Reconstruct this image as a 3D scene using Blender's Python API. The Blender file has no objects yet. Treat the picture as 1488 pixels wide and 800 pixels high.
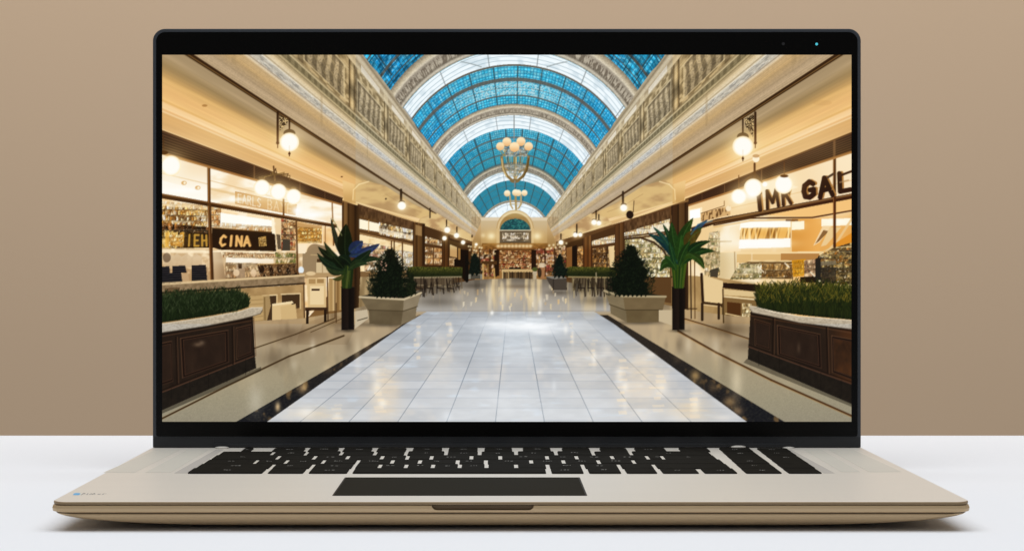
import bpy, bmesh, math, random
from mathutils import Vector, Matrix
scene = bpy.context.scene
COL = scene.collection

# ---------------------------------------------------------------- camera, light, exposure
CX, CH, FPX = -0.0072, 0.1043, 3001.0            # camera x, height above the table, focal length in photo pixels
VX, VY = 716.0, 386.0                            # where the optical axis meets the photo
cam_d = bpy.data.cameras.new('camera'); cam = bpy.data.objects.new('camera', cam_d); COL.objects.link(cam)
cam.location = (CX, 0, CH); cam.rotation_euler = (math.radians(90), 0, 0)
cam_d.sensor_fit = 'HORIZONTAL'; cam_d.sensor_width = 36; cam_d.lens = FPX / 1488 * 36
cam_d.shift_x = (744 - VX) / 1488; cam_d.shift_y = -(400 - VY) / 1488
cam_d.clip_start = .01; cam_d.clip_end = 50
scene.camera = cam
scene.view_settings.view_transform = 'Standard'; scene.view_settings.look = 'None'
scene.view_settings.exposure = 0; scene.view_settings.gamma = 1
w = bpy.data.worlds.new('World'); scene.world = w; w.use_nodes = True
w.node_tree.nodes['Background'].inputs[0].default_value = (.93, .96, 1, 1)
w.node_tree.nodes['Background'].inputs[1].default_value = 0.24
def area(name, loc, target, sx, sy, power, col, spread=180):
    d = bpy.data.lights.new(name, 'AREA'); d.shape = 'RECTANGLE'; d.size = sx; d.size_y = sy; d.energy = power; d.color = col; d.spread = math.radians(spread)
    o = bpy.data.objects.new(name, d); COL.objects.link(o); o.location = loc
    o.rotation_euler = (Vector(target) - Vector(loc)).to_track_quat('-Z', 'Y').to_euler()
    return o
area('overhead_softbox', (0, .68, 1.7), (0, .85, 0), 2.8, 1.6, 33.5, (.97, .985, 1))
area('wall_fill', (.3, 1.35, 1.35), (.3, 2.0, .45), 3.4, .3, 4.7, (1, .975, .95), 110)  # unseen fill light added to brighten the back wall
# ---------------------------------------------------------------- picture shown on the flat display
# painted procedurally with numpy in the display's own 1001 x 532 grid, later stored as a colour attribute
import numpy as np
SS = 2
X0, Y0, WW, HH = 236, 80, 1001, 532
NX, NY = WW * SS, HH * SS
_r = np.random.RandomState(7)
CAN = np.zeros((NY, NX, 3), np.float32)
GX, GY = np.meshgrid(X0 + (np.arange(NX) + .5) / SS, Y0 + (np.arange(NY) + .5) / SS)
GX = GX.astype(np.float32); GY = GY.astype(np.float32)
_tab = _r.rand(65536).astype(np.float32)
def hsh(i, j, k=0):
    i = np.asarray(i).astype(np.int64); j = np.asarray(j).astype(np.int64)
    return _tab[((i * 7919 + j * 104729 + k * 1299709 + (i * j) * 31) ^ (i * 131 + 57 * j)) & 65535]
def noise(x, y, k=0):
    x = np.asarray(x, np.float32); y = np.asarray(y, np.float32)
    i = np.floor(x); j = np.floor(y); fx = x - i; fy = y - j
    fx = fx * fx * (3 - 2 * fx); fy = fy * fy * (3 - 2 * fy)
    a = hsh(i, j, k); b = hsh(i + 1, j, k); c = hsh(i, j + 1, k); d = hsh(i + 1, j + 1, k)
    return (a * (1 - fx) + b * fx) * (1 - fy) + (c * (1 - fx) + d * fx) * fy
def fbm(x, y, k=0, o=3):
    s = 0; a = .5; t = 0
    for q in range(o):
        s = s + a * noise(x * 2 ** q, y * 2 ** q, k + q * 17); t += a; a *= .55
    return s / t
def C(r, g=None, b=None):
    if g is None: r, g, b = (r >> 16) & 255, (r >> 8) & 255, r & 255
    return np.array((r, g, b), np.float32) / 255
def mix(a, b, t):
    t = np.clip(t, 0, 1)
    if np.ndim(t) in (1, 2): t = t[..., None]
    return a * (1 - t) + b * t
def ramp(t, stops):
    xs = [s[0] for s in stops]; cs = np.array([s[1] if not isinstance(s[1], int) else C(s[1]) for s in stops])
    return np.stack([np.interp(t, xs, cs[:, q]) for q in range(3)], -1).astype(np.float32)
def win(x0, y0, x1, y1):
    a = max(0, int((x0 - X0) * SS) - 2); b = min(NX, int((x1 - X0) * SS) + 3)
    c = max(0, int((y0 - Y0) * SS) - 2); d = min(NY, int((y1 - Y0) * SS) + 3)
    return (slice(c, d), slice(a, b)) if b > a and d > c else None
def put(w, m, col):
    m = np.clip(m, 0, 1)[..., None]
    CAN[w] = CAN[w] * (1 - m) + col * m
def add(w, m, col):
    CAN[w] = 1 - (1 - CAN[w]) * (1 - np.clip(m[..., None] * col, 0, 1))
def pmask(pts, x, y):
    m = np.zeros(x.shape, bool); n = len(pts)
    for q in range(n):
        xa, ya = pts[q]; xb, yb = pts[(q + 1) % n]
        if ya == yb: continue
        c = ((y < ya) != (y < yb)) & (x < (xb - xa) * (y - ya) / (yb - ya) + xa)
        m ^= c
    return m
def poly(pts, col, a=1.0):
    xs = [p[0] for p in pts]; ys = [p[1] for p in pts]
    w = win(min(xs), min(ys), max(xs), max(ys))
    if w is None: return
    m = pmask(pts, GX[w], GY[w]).astype(np.float32)
    if callable(col): col = col(GX[w], GY[w])
    elif isinstance(col, int): col = C(col)
    if callable(a): a = a(GX[w], GY[w])
    put(w, m * a, col)
def line(pts, wd, col, a=1.0):
    if isinstance(col, int): col = C(col)
    for (xa, ya), (xb, yb) in zip(pts[:-1], pts[1:]):
        w = win(min(xa, xb) - wd - 1, min(ya, yb) - wd - 1, max(xa, xb) + wd + 1, max(ya, yb) + wd + 1)
        if w is None: continue
        x, y = GX[w], GY[w]; dx, dy = xb - xa, yb - ya; L = dx * dx + dy * dy + 1e-6
        t = np.clip(((x - xa) * dx + (y - ya) * dy) / L, 0, 1)
        d = np.hypot(x - xa - t * dx, y - ya - t * dy)
        put(w, np.clip((wd / 2 - d) * SS * .7 + .5, 0, 1) * a * min(1, wd * 1.4), col)
def disk(cx, cy, rx, col, ry=None, a=1.0, soft=.6):
    ry = ry or rx
    w = win(cx - rx - 2, cy - ry - 2, cx + rx + 2, cy + ry + 2)
    if w is None: return
    d = (1 - np.hypot((GX[w] - cx) / rx, (GY[w] - cy) / ry)) * min(rx, ry)
    if callable(col): col = col(GX[w], GY[w])
    elif isinstance(col, int): col = C(col)
    put(w, np.clip(d / soft + .5, 0, 1) * a, col)
def glow(cx, cy, rx, col, ry=None, s=1.0):
    ry = ry or rx
    w = win(cx - 3 * rx, cy - 3 * ry, cx + 3 * rx, cy + 3 * ry)
    if w is None: return
    d2 = ((GX[w] - cx) / rx) ** 2 + ((GY[w] - cy) / ry) ** 2
    add(w, np.exp(-d2 * 1.6) * s, C(col) if isinstance(col, int) else col)
def dark(cx, cy, rx, ry, s, col=0x0a0704):
    w = win(cx - 3 * rx, cy - 3 * ry, cx + 3 * rx, cy + 3 * ry)
    if w is None: return
    put(w, np.exp(-(((GX[w] - cx) / rx) ** 2 + ((GY[w] - cy) / ry) ** 2) * 1.6) * s, C(col))
def quad(p, fn, a=1.0):                       # p: 4 corners (u0v0, u1v0, u1v1, u0v1); fn(u, v) -> colour or (colour, alpha)
    (x0, y0), (x1, y1), (x2, y2), (x3, y3) = p
    sx, sy = x0 - x1 + x2 - x3, y0 - y1 + y2 - y3
    dx1, dx2, dy1, dy2 = x1 - x2, x3 - x2, y1 - y2, y3 - y2
    den = dx1 * dy2 - dx2 * dy1
    g = (sx * dy2 - dx2 * sy) / den; h = (dx1 * sy - sx * dy1) / den
    M = np.array([[x1 - x0 + g * x1, x3 - x0 + h * x3, x0], [y1 - y0 + g * y1, y3 - y0 + h * y3, y0], [g, h, 1]])
    I = np.linalg.inv(M)
    w = win(min(x0, x1, x2, x3), min(y0, y1, y2, y3), max(x0, x1, x2, x3), max(y0, y1, y2, y3))
    if w is None: return
    x, y = GX[w], GY[w]
    q = I[2, 0] * x + I[2, 1] * y + I[2, 2]
    u = (I[0, 0] * x + I[0, 1] * y + I[0, 2]) / q; v = (I[1, 0] * x + I[1, 1] * y + I[1, 2]) / q
    m = ((u >= 0) & (u <= 1) & (v >= 0) & (v <= 1)).astype(np.float32)
    r = fn(np.clip(u, 0, 1), np.clip(v, 0, 1))
    if isinstance(r, tuple): r, al = r; m = m * al
    put(w, m * a, r)
def sm(a, b, x): t = np.clip((x - a) / (b - a), 0, 1); return t * t * (3 - 2 * t)
def band(x, c, w, s=.3): return np.clip((w / 2 - np.abs(x - c)) / s + .5, 0, 1)

def goods(pts, seed, sx, sy, pal, contrast=1.0, a=1.0):   # small merchandise: jittered cells of mixed colour
    pal = np.array([C(c) for c in pal])
    def f(x, y):
        wx = x + 1.6 * (noise(x * .23, y * .23, seed + 31) - .5) * 2; wy = y + .10 * (x - 747) * (y - 372) / 400 + 1.2 * noise(x * .12, y * .3, seed + 32)
        Y = wy / (sy * 1.45); j = np.floor(Y); v = Y - j
        X = wx / (sx * .82) + 7 * hsh(j, j + 3, seed); i = np.floor(X); u = X - i
        h = .38 + .58 * hsh(i, j, seed + 5)
        neck = np.where(v < 1 - h * .62, .20 + .22 * hsh(i, j, seed + 7), .46)
        obj = sm(.02, .10, v - (1 - h)) * sm(neck + .07, neck - .05, np.abs(u - .5))
        back = pal[(hsh(j, np.floor(X / 4), seed + 2) * len(pal) * .999).astype(int)] * .62 + C(0xf0d4a0) * .25
        back = back * (.75 + .4 * noise(x * .2, y * .3, seed + 8))[..., None]
        c = pal[(hsh(i, j, seed + 6) * len(pal) * .999).astype(int)]
        c = c * (.74 + .5 * np.exp(-((u - .36) / .16) ** 2))[..., None]
        c = mix(back, c, obj * .9)
        c2 = pal[(hsh(np.floor(wx / sx * 2.3), np.floor(wy / sy * 2.1), seed + 9) * len(pal) * .999).astype(int)]
        c = mix(c, c2, .45 * noise(x * .35, y * .35, seed + 23) * contrast)
        c = mix(c, C(0xfff0cc) * .8, sm(.90, .95, v) * .35) * (1 - .45 * sm(.0, .12, .14 - v) * contrast)[..., None]
        c = c * (.84 + .32 * noise(x, y, seed + 11) * contrast)[..., None]
        c = mix(c, C(0xfff6de), sm(.80, .95, noise(x * .8, y * .8, seed + 12)) * .75 * contrast)
        return np.clip(c, 0, 1)
    poly(pts, f, a)

# ---- letters drawn as strokes inside a unit box (x right, y down)
FONT = {
 'G': [[(.85, .2), (.55, .02), (.15, .2), (.08, .55), (.2, .9), (.55, 1), (.88, .85), (.88, .55), (.6, .55)]],
 'A': [[(.05, 1), (.48, 0), (.95, 1)], [(.22, .65), (.78, .65)]],
 'L': [[(.15, 0), (.15, 1), (.85, 1)]], 'I': [[(.5, 0), (.5, 1)]],
 'M': [[(.08, 1), (.15, 0), (.5, .75), (.85, 0), (.92, 1)]],
 'R': [[(.12, 1), (.12, 0), (.65, 0), (.82, .25), (.65, .5), (.12, .5)], [(.5, .5), (.9, 1)]],
 'K': [[(.12, 0), (.12, 1)], [(.85, 0), (.12, .55)], [(.35, .42), (.9, 1)]],
 'E': [[(.85, 0), (.12, 0), (.12, 1), (.85, 1)], [(.12, .5), (.7, .5)]],
 'C': [[(.85, .15), (.5, 0), (.12, .3), (.1, .7), (.45, 1), (.85, .85)]],
 'N': [[(.1, 1), (.1, 0), (.9, 1), (.9, 0)]],
 'W': [[(.02, 0), (.25, 1), (.5, .3), (.75, 1), (.98, 0)]],
 'S': [[(.85, .1), (.4, 0), (.12, .25), (.85, .72), (.6, 1), (.1, .9)]],
 'H': [[(.12, 0), (.12, 1)], [(.88, 0), (.88, 1)], [(.12, .5), (.88, .5)]],
 'B': [[(.12, 0), (.12, 1), (.7, 1), (.85, .75), (.65, .5), (.12, .5)], [(.65, .5), (.8, .22), (.6, 0), (.12, 0)]],
 'T': [[(.05, 0), (.95, 0)], [(.5, 0), (.5, 1)]],
 'D': [[(.12, 0), (.12, 1), (.6, 1), (.9, .6), (.9, .35), (.6, 0), (.12, 0)]],
 'O': [[(.5, 0), (.12, .3), (.12, .7), (.5, 1), (.88, .7), (.88, .3), (.5, 0)]],
 'U': [[(.1, 0), (.12, .8), (.5, 1), (.88, .8), (.9, 0)]],
 'Y': [[(.05, 0), (.5, .5), (.95, 0)], [(.5, .5), (.5, 1)]],
}
def text(s, p, wd, col, gap=.22, a=1.0, shade=None):   # p: baseline-box quad tl, tr, br, bl
    (ax, ay), (bx, by), (cx, cy), (dx, dy) = p
    n = len(s); tot = n + gap * (n - 1)
    for k, ch in enumerate(s):
        for st in FONT.get(ch, []):
            pp = []
            for (u, v) in st:
                U = (k * (1 + gap) + u) / tot
                tx, ty = ax + (bx - ax) * U, ay + (by - ay) * U
                lx, ly = dx + (cx - dx) * U, dy + (cy - dy) * U
                pp.append((tx + (lx - tx) * v, ty + (ly - ty) * v))
            if shade is not None: line([(q[0] + wd * .45, q[1] - wd * .1) for q in pp], wd * .8, shade, a)
            line(pp, wd, col, a)

def R(x): return 1494 - x                     # mirror about the arcade's axis
def RP(pts): return [(R(x), y) for x, y in pts]

# ---------------------------------------------------------------- 1. big surfaces
def paint_vault_and_walls():
    x, y = GX, GY
    dx = x - 747; dy = y - 375.0
    s = (200 * dy + np.sqrt(40000 * dy * dy + 4 * 22761 * (dx * dx + dy * dy))) / 45522
    th = np.degrees(np.arctan2(dx, -(dy + 100 * s)))
    # glass
    pan = th / 9.0
    d = 1 / np.maximum(s, .05)
    sp = np.where(s > 1, .02, .02 * s + .001)
    cell = noise(th * 2.2, s * 95 / np.maximum(s, .3) ** .5, 1); fine = noise(x * .95, y * .95, 2)
    stripe = noise(th * 2.2 + fine * 1.5, np.log(np.maximum(s, .05)) * 150, 4)
    side = np.abs(th) / 55
    blue = mix(C(0x49b4cf), C(0x2290c6), sm(.15, 1.0, side))
    blue = mix(blue, C(0x3fb3d2), noise(np.floor(pan + 200), np.floor(d * 7), 8) * .7)
    lsx = np.log(np.maximum(s, .05)) * 62; tcx = th / 1.55
    ci, cj = np.floor(tcx), np.floor(lsx); ec = np.minimum(np.minimum(tcx - ci, 1 - tcx + ci) * 1.55 * s * 3.2, np.minimum(lsx - cj, 1 - lsx + cj) * 4 * s)
    cv = hsh(ci + 300, cj + 300, 33)
    l = .94 + .14 * fine + .20 * (stripe - .35) + .20 * (cv - .5)
    glass = blue * l[..., None] * 1.08
    glass = mix(glass, C(0x8fd2dc), sm(.5, 1, hsh(ci + 90, cj + 70, 34)) * sm(1.4, .3, side) * .65)
    glass = mix(glass, C(0xd4eff2), sm(.60, .90, stripe * .6 + fine * .45) * .7)
    glass = mix(glass, C(0x20688f), (sm(.9, .15, ec) * .62 + sm(.66, .9, noise(th * 9, s * 46, 21)) * .2))
    glass = mix(glass, C(0x3d9aa4), sm(.72, .45, s) * .55)
    glass = mix(glass, C(0x2b7d9c), (s < .5) * .35)
    col = glass
    def yt(y0): return (375 - y0) / 281.0
    def bnd(ya, yb, f):
        nonlocal col
        m = (s < yt(ya)) & (s >= yt(yb)); col = np.where(m[..., None], f, col)
    pale = mix(glass, C(0xd0e2e2), (.15 + .65 * sm(.35, .65, fine * .6 + stripe * .4)) * sm(56, 5, np.abs(th)))
    # ribs along the vault (thin) and across it
    rib = C(0x3f555c)
    for k, (a, b) in enumerate([(-200, 24), (94, 152), (188, 238), (262, 292)]):
        m = (s < yt(a)) & (s >= yt(b))
        wv = band(((th + (k % 2) * 4) / 11.5) % 1, .5, .05 if a < 180 else .09, .03)
        col = np.where(m[..., None], mix(col, rib, wv * .85), col)
    bnd(119, 139, mix(pale, rib, band(((th + 4) / 11.5) % 1, .5, .05, .03) * .8))
    brown = mix(C(0x7c7468), C(0x4a4a48), fine[..., None] * .6)
    for c, w, q in [(95.2, 3.2, 1), (116, 5.5, .9), (139, 2, .85), (127.5, .8, .5), (105, .7, .4), (200, 2.2, .75), (212, 1.8, .7), (224, 2, .7), (237, 2, .7), (270, 1, .4), (280, 1, .4), (45, 3, .8), (10, 5, .9), (-25, 3, .8), (28, 2, .7), (-70, 3, .7)]:
        m = band(s, yt(c), w / 281, .5 / 281) * q
        col = mix(col, brown, m)
    # extra sheets of dark lines in the outer left / right panels
    outer = s > 1.203
    ol = band((s * 16) % 1, .5, .09, .05) * .6 + band((th / 6.2) % 1, .5, .05, .03) * .7
    col = np.where(outer[..., None], mix(col, C(0x24506a), ol), col)
    col = np.where(outer[..., None], col * (.85 + .45 * (noise(s * 70, th * .6, 77) - .4))[..., None], col)
    # white daylight bands
    white = mix(C(0xf2fbff), C(0xc9d9e2), sm(.55, .9, noise(th * .3 + s * 9, s * 60, 41)) * .6)
    def wband(ya, yb, lines):
        nonlocal col
        m = (s < yt(ya)) & (s >= yt(yb)); f = white
        for c in lines:
            f = mix(f, C(0x7f98a6), band(s + .004 * np.sin(th / 9), yt(c), .8 / 281, .5 / 281) * .75)
        f = mix(f, C(0x8b9296), band((th / 22 + .02) % 1, .5, .022, .012) * .9)
        col = np.where(m[..., None], f, col)
    wband(73, 94, [76, 83, 89])
    wband(168, 187, [171, 176, 182])
    wband(249, 262, [252, 257])
    wband(294, 330, [298])
    # crossing tracery over the first white band
    tr = band(np.hypot(x - 640, y - 270), 182, 1.6, .7) * (x < 700) * (y < 175) * (s > 1.0) * (s < 1.07)
    tr2 = band(np.hypot(R(x) - 640, y - 270), 182, 1.6, .7) * (x > 794) * (y < 175) * (s > 1.0) * (s < 1.07)
    col = mix(col, C(0x8a9496), (tr + tr2) * .8)
    # stone arch rings
    def ring(a, b, base, dots):
        nonlocal col
        m = (s < a) & (s >= b); t = (s - b) / (a - b)
        f = ramp(t, [(0, 0x8f887e), (.10, 0xd2c9b8), (.2, 0x8a8073), (.32, 0xbdb3a2), (.62, 0xa59b8c), (.7, 0xdcd2bd), (.82, 0xbfb299), (1, 0x8f8370)])
        o = noise(th * 3.2 / max(b, .4) * 1.0, t * 5, 51)
        o = (o > .5) * band(t, .38, .36, .08)
        f = mix(f, C(0x6b5f52), o * dots)
        f = f * (.9 + .2 * fine)[..., None] * base
        col = np.where(m[..., None], f, col)
    ring(1.203, 1.076, C(0xfafaf8), .7)
    ring(.795, .737, C(0xfafaf8), .55)
    ring(.487, .449, C(0xe8ecec), .5)
    ring(.30, .288, C(0xe0e4e4), .3)
    # far haze of warm light towards the end
    CAN[:] = col

def wall_coord(x, y, vy=378.0):
    return 747 - (747 - x) * (vy - 80) / np.maximum(vy - y, 1e-3)

def side(x, y):
    c_ = side_(x, y); g_ = c_.mean(-1, keepdims=True)
    a_ = wall_coord(x, y)
    k_ = (.10 * sm(350, 372, a_) + .08)[..., None]
    return (c_ + (g_ * np.array([1.05, 1.0, .92], np.float32) - c_) * k_) * 1.02
def side_(x, y):
    """colour of the left upper wall / soffit; x already mirrored for the right side"""
    fine = noise(GX * .9, GY * .9, 61)
    a = wall_coord(x, y)
    dep = 1000.0 / np.maximum(747 - x, 8)     # grows with distance along the arcade
    pan = (dep - 4.17) / 1.12
    fp = pan % 1
    base = ramp(a, [(255, 0xa89272), (284, 0xb7a488), (300, 0xb8a58b), (318, 0xb29d7e), (335, 0xc0a67c), (352, 0xc2ab86), (358, 0xd6ccb8),
                    (361, 0xa59a8b), (364, 0xc6c5bf), (378, 0xbabcb9), (381, 0xddd9cc), (384, 0xb3a88f), (388, 0xd9ceb4), (396, 0xcbbc9b), (403, 0x988a69), (405, 0xc9bb95),
                    (409, 0x8c8262), (419, 0x958a6a), (421, 0xd2c5a0), (424, 0x9a8a68), (428, 0xa18f6e), (500, 0xae9c7a), (506, 0xccbd9a), (512, 0xa59374), (518, 0xd3c7ab), (523, 0x95856a), (530, 0xb5a78b)])
    # dentils and carved mouldings
    den = (np.sin(dep * 62) > 0) * ((a > 409) & (a < 419))
    base = mix(base, C(0x6d6347), den * .55)
    eg = noise(dep * 26, a * .5, 66)
    base = mix(base, C(0x8f9396), ((a > 363) & (a < 379)) * sm(.5, .75, eg) * .7)
    base = mix(base, C(0xe6e6e0), ((a > 363) & (a < 379)) * sm(.72, .9, noise(dep * 30, a * .8, 67)) * .7)
    # balustrade panels between scrolled brackets
    m = (a > 426) & (a < 503)
    inner = (a > 434) & (a < 488) & (fp > .20) & (fp < .90)
    lat = .5 + .5 * np.sin(fp * 44 + 1.2 * noise(dep * 5, a * .12, 68) + .9 * np.sin((a - 434) * .11))
    lat2 = .5 + .5 * np.sin((a - 430) * .33 + dep * 18)
    lace = C(0x85765a) * np.ones_like(base)
    lace = mix(lace, C(0xbfae8c), sm(.25, .75, lat))
    lace = mix(lace, C(0xa8966f), sm(.86, .98, lat2) * .7)
    lace = mix(lace, C(0x5c5040), sm(.5, .9, noise(GX * .6, GY * .6, 69)) * .35)
    lace = lace * (.86 + .22 * sm(434, 488, a))[..., None]
    lace = mix(lace, C(0x5f513b), (band(fp, .22, .05, .03) + band(a, 486, 7, 4)) * .6)
    lace = mix(lace, C(0xab9b7a), .12 + sm(4.6, 9.5, dep) * .5)
    base = np.where((m & inner)[..., None], lace, base)
    fr = m & ~inner & (fp > .14)
    base = np.where(fr[..., None], mix(C(0x8f7c58), C(0xc2ae84), sm(.3, .8, noise(a * .25, dep * 14, 70))), base)
    bl = band(a, 434, 2, .7) + band(a, 488, 2.4, .7) + (band(fp, .20, .03, .015) + band(fp, .90, .03, .015)) * m * (a > 434) * (a < 488)
    base = mix(base, C(0xd6c69e), bl * .75)
    br = m & (fp < .14)
    brc = ramp(fp / .14, [(0, 0x5c4c34), (.25, 0xa38c61), (.55, 0xcdbb92), (.8, 0xa8946c), (1, 0x75664a)]) * (.9 + .2 * np.sin((a - 426) * .13))[..., None]
    base = np.where(br[..., None], brc, base)
    shd = m & (fp > .14) & (fp < .20)
    base = mix(base, C(0x6a5a40), shd * .55)
    wh = (a > 505) & (a < 513) & (fp > .3) & (fp < .85)
    base = mix(base, C(0xe6e2d6), wh * .7)
    cap = (a > 503) & (a < 520) & (fp < .16)
    base = mix(base, C(0xd9cba8), cap * .5)
    # faint joints across the fascia
    jt = band(((dep - 3.02) / 1.12) % 1, .5, .035, .02) * ((a > 320) & (a < 403))
    base = mix(base, C(0x9e8a68), jt * .35)
    st = noise(a * .8, dep * .7, 71)
    base = base * (.93 + .14 * st)[..., None]
    base = base * (.955 + .09 * fine)[..., None]
    # far end: brighter, warmer
    base = mix(base, C(0xd7c7a6), sm(6, 16, dep) * .30)
    base = mix(base, C(0xf0cf94), sm(13, 26, dep) * .25)
    # shade of the lower fascia near the camera
    return base

def soffit(x, y):
    """underside of the side aisle (shop ceiling)"""
    q = 380 - (380 - y) * 511 / np.maximum(747 - x, 1)       # height where the line through p meets x = 236
    col = ramp(q, [(56, 0x6d5a3c), (62, 0xa8967a), (78, 0xb3a082), (92, 0xa28d68), (104, 0xb79b6c), (108, 0xc7a873), (113, 0xd9b87f), (132, 0xe5c088), (143, 0xecc98f),
                   (146, 0xdab679), (149, 0xf2d2a2), (156, 0xf4d8ac), (159, 0xdcb684), (162, 0xf3d9ae), (164, 0xd6b27c), (178, 0xd4b07c), (187, 0xd9b684), (189, 0xf6dcae), (193, 0xe8c68d), (196, 0xf2d6a0), (198, 0x8a6a42)])
    col = col * (.97 + .06 * noise(q * .35, x * .02, 81))[..., None]
    far = sm(500, 720, x)
    col = mix(col, C(0xd9bb86), far * .45)
    return col

def paint_base():
    paint_vault_and_walls()
    x = np.where(GX > 747, 1494 - GX, GX); y = GY
    a = wall_coord(x, y)
    mwall = (a < 530) & (y < 352) & (x < 742)
    top = (a < 530 + 2.5 * np.sin(1000 / np.maximum(747 - x, 8) * 5))
    CAN[:] = np.where((mwall & top)[..., None], side(x, y), CAN)
    pipe = 384 - (384 - y) * 479 / np.maximum(747 - x, 1) * 1.0   # unused helper value for the pipe line
    pa = 747 - (747 - x) * 304 / np.maximum(384 - y, 1e-3)
    under = (pa < 268) | (y > 352)
    CAN[:] = np.where(under[..., None], soffit(x, y), CAN)
    # dark conduit rail
    wv = np.clip((384 - y) / 304, .05, 2)
    m = band(pa, 275.5, 14, 1.2) * (y < 356) * (x < 712)
    pc = ramp(pa, [(267, 0x3a2614), (271, 0x50381e), (274, 0x8a6a40), (276, 0x3a2412), (281, 0x4c331b), (284, 0x6c5134)])
    CAN[:] = mix(CAN, pc, m)

# ---------------------------------------------------------------- 2. floor
def paint_floor():
    x, y = GX, GY
    xs = [236, 300, 440, 500, 560, 620, 690, 747, 804, 874, 940, 1000, 1060, 1237]
    ys = [470, 470, 462, 452, 436, 418, 406, 404, 406, 418, 436, 450, 458, 470]
    fl = y > np.interp(x, xs, ys)
    ax = np.where(x > 747, 1494 - x, x)
    lat = (x - 747) / np.maximum(y - 362, 1); inv = 1000 / np.maximum(y - 362, 1)
    fine = noise(x * 1.1, y * 1.1, 91); soft = fbm(x / 40, y / 14, 92)
    # side aisles
    sidec = ramp(y, [(404, 0x9d8d74), (440, 0xae9a7a), (470, 0xbfa988), (500, 0xb7a486), (540, 0xada084), (580, 0xa19880), (612, 0x9a927e)])
    sidec = mix(sidec, C(0xd8bf94), sm(.5, .85, fbm(x / 16, y / 50, 93)) * sm(600, 450, y) * .5)
    sidec = mix(sidec, C(0x6d5b44), sm(.55, .85, fbm(x / 22 + 5, y / 40, 94)) * sm(600, 470, y) * .35)
    sidec = sidec * (.95 + .09 * fine * sm(480, 612, y))[..., None]
    # white tiles of the nave
    til = ramp(y, [(404, 0x7a7062), (420, 0x968d80), (440, 0xa8a298), (451, 0xaeaaa4), (454, 0xa7abb0), (480, 0xb2b7bd), (520, 0xb9bcc0), (560, 0xc3c5c8), (612, 0xced0d2)])
    til = til * (.95 + .11 * soft)[..., None]
    warm = fbm(x / 9, y / 60, 95)
    til = mix(til, C(0xe8cf9f), sm(.52, .8, warm) * sm(470, 430, y) * .75)
    til = mix(til, C(0x5e564a), sm(.55, .8, fbm(x / 7 + 40, y / 50, 96)) * sm(440, 408, y) * .5)
    til = mix(til, C(0xd9e6f3), sm(.6, .9, fbm(x / 30 + 3, y / 7, 97)) * (y > 452) * .45)
    til = mix(til, C(0xe6ddd2), sm(.55, .85, fbm(x / 26 + 13, y / 26, 98)) * (y > 470) * .35)
    near = (y > 452)
    gl = band(((lat + .108) / .284) % 1, .5, .0, .0)
    k = ((lat + .108 + .142) / .284) % 1
    wlat = .75 / np.maximum(y - 362, 1) / .284
    gx = np.clip(1 - np.abs(k - .5) / wlat, 0, 1)
    tx = np.abs(lat) < 1.30
    til = mix(til, C(0x6d7885), gx * near * tx * sm(455, 520, y) * .95 + gx * near * tx * .25)
    iv = 1000 / np.maximum(y - 362, 1)
    kk = ((iv - 4.348) / .302) % 1; kk = np.minimum(kk, 1 - kk)
    wy = .55 * iv * iv / 1000 / .302
    til = mix(til, C(0x8c96a4), np.clip(1 - kk / wy, 0, 1) * near * sm(500, 560, y) * .55 + np.clip(1 - kk / wy, 0, 1) * near * .08)
    # tile tone variation
    ti = np.floor((lat + .108) / .284); tj = np.floor((iv - 4.348) / .302)
    til = til * (1 + ((hsh(ti + 40, tj + 40, 99) - .5) * .075) * near)[..., None]
    # the nave's edge: straight, curving in towards the planters
    el = 388 + (612 - y) * 1.417; el = np.where(y < 470, 589 + (470 - y) * 1.75 - 0, el)
    er = 1085 - (612 - y) * 1.36; er = np.where(y < 470, 892 - (470 - y) * 1.6, er)
    inner = (x > el) & (x < er)
    far = y < 452
    nave = (inner & near) | (far & (x > 560) & (x < 930))
    col = np.where(nave[..., None], til, sidec)
    # black granite strips
    bl0 = 343 + (612 - y) * 1.74; br1 = 1140 - (612 - y) * 1.66
    bl0 = np.minimum(bl0, el - 3); br1 = np.maximum(br1, er + 3)
    blk = ((x > bl0) & (x < el)) | ((x < br1) & (x > er)); blk = blk & (y > 457)
    g = ramp(fbm(x / 2.2, y / 1.6, 100), [(0, 0x16171b), (.5, 0x232327), (.8, 0x33322f), (1, 0x4a4844)])
    g = mix(g, C(0x42362a), sm(600, 480, y) * .7)
    g = mix(g, C(0xa88250), sm(.55, .8, fbm(x / 12, y / 16, 330)) * .6)
    col = np.where(blk[..., None], g, col)
    CAN[:] = np.where(fl[..., None], col, CAN)
    # boundary line across the nave
    line([(604, 451), (905, 451)], 1.4, 0x938b80, .35)
    line([(600, 453.5), (900, 453.5)], 1.2, 0xc8cdd4, .3)
    # brass inlay lines in the aisles
    for pts, w in [([(236, 607), (330, 560), (420, 517), (500, 487)], 2.6), ([(368, 506), (430, 485), (486, 462)], 1.6), ([(452, 482), (500, 461)], 1.0)]:
        line(pts, w + 1.2, 0xbba57c, .5); line(pts, w, 0x4c3822, .95)
    for pts, w in [([(1237, 603), (1120, 551), (1040, 511), (985, 480)], 2.8), ([(1090, 492), (1040, 476), (990, 461)], 1.6)]:
        line([(q[0], q[1] + 1) for q in pts], w + .6, 0xb98a4e, .45); line(pts, w, 0x5a3a1e, .95)
    # reflections
    m_ = (nave & near).astype(np.float32)
    def fill(cx, cy, rx, ry, st, c, sd):
        d_ = np.exp(-(((x - cx) / rx) ** 2 + ((y - cy) / ry) ** 2) * 1.6) * (.35 + 1.1 * fbm(x / 16, y / 3.2, sd)) * st * .85 * m_
        CAN[:] = mix(CAN, C(c), d_)
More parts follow.
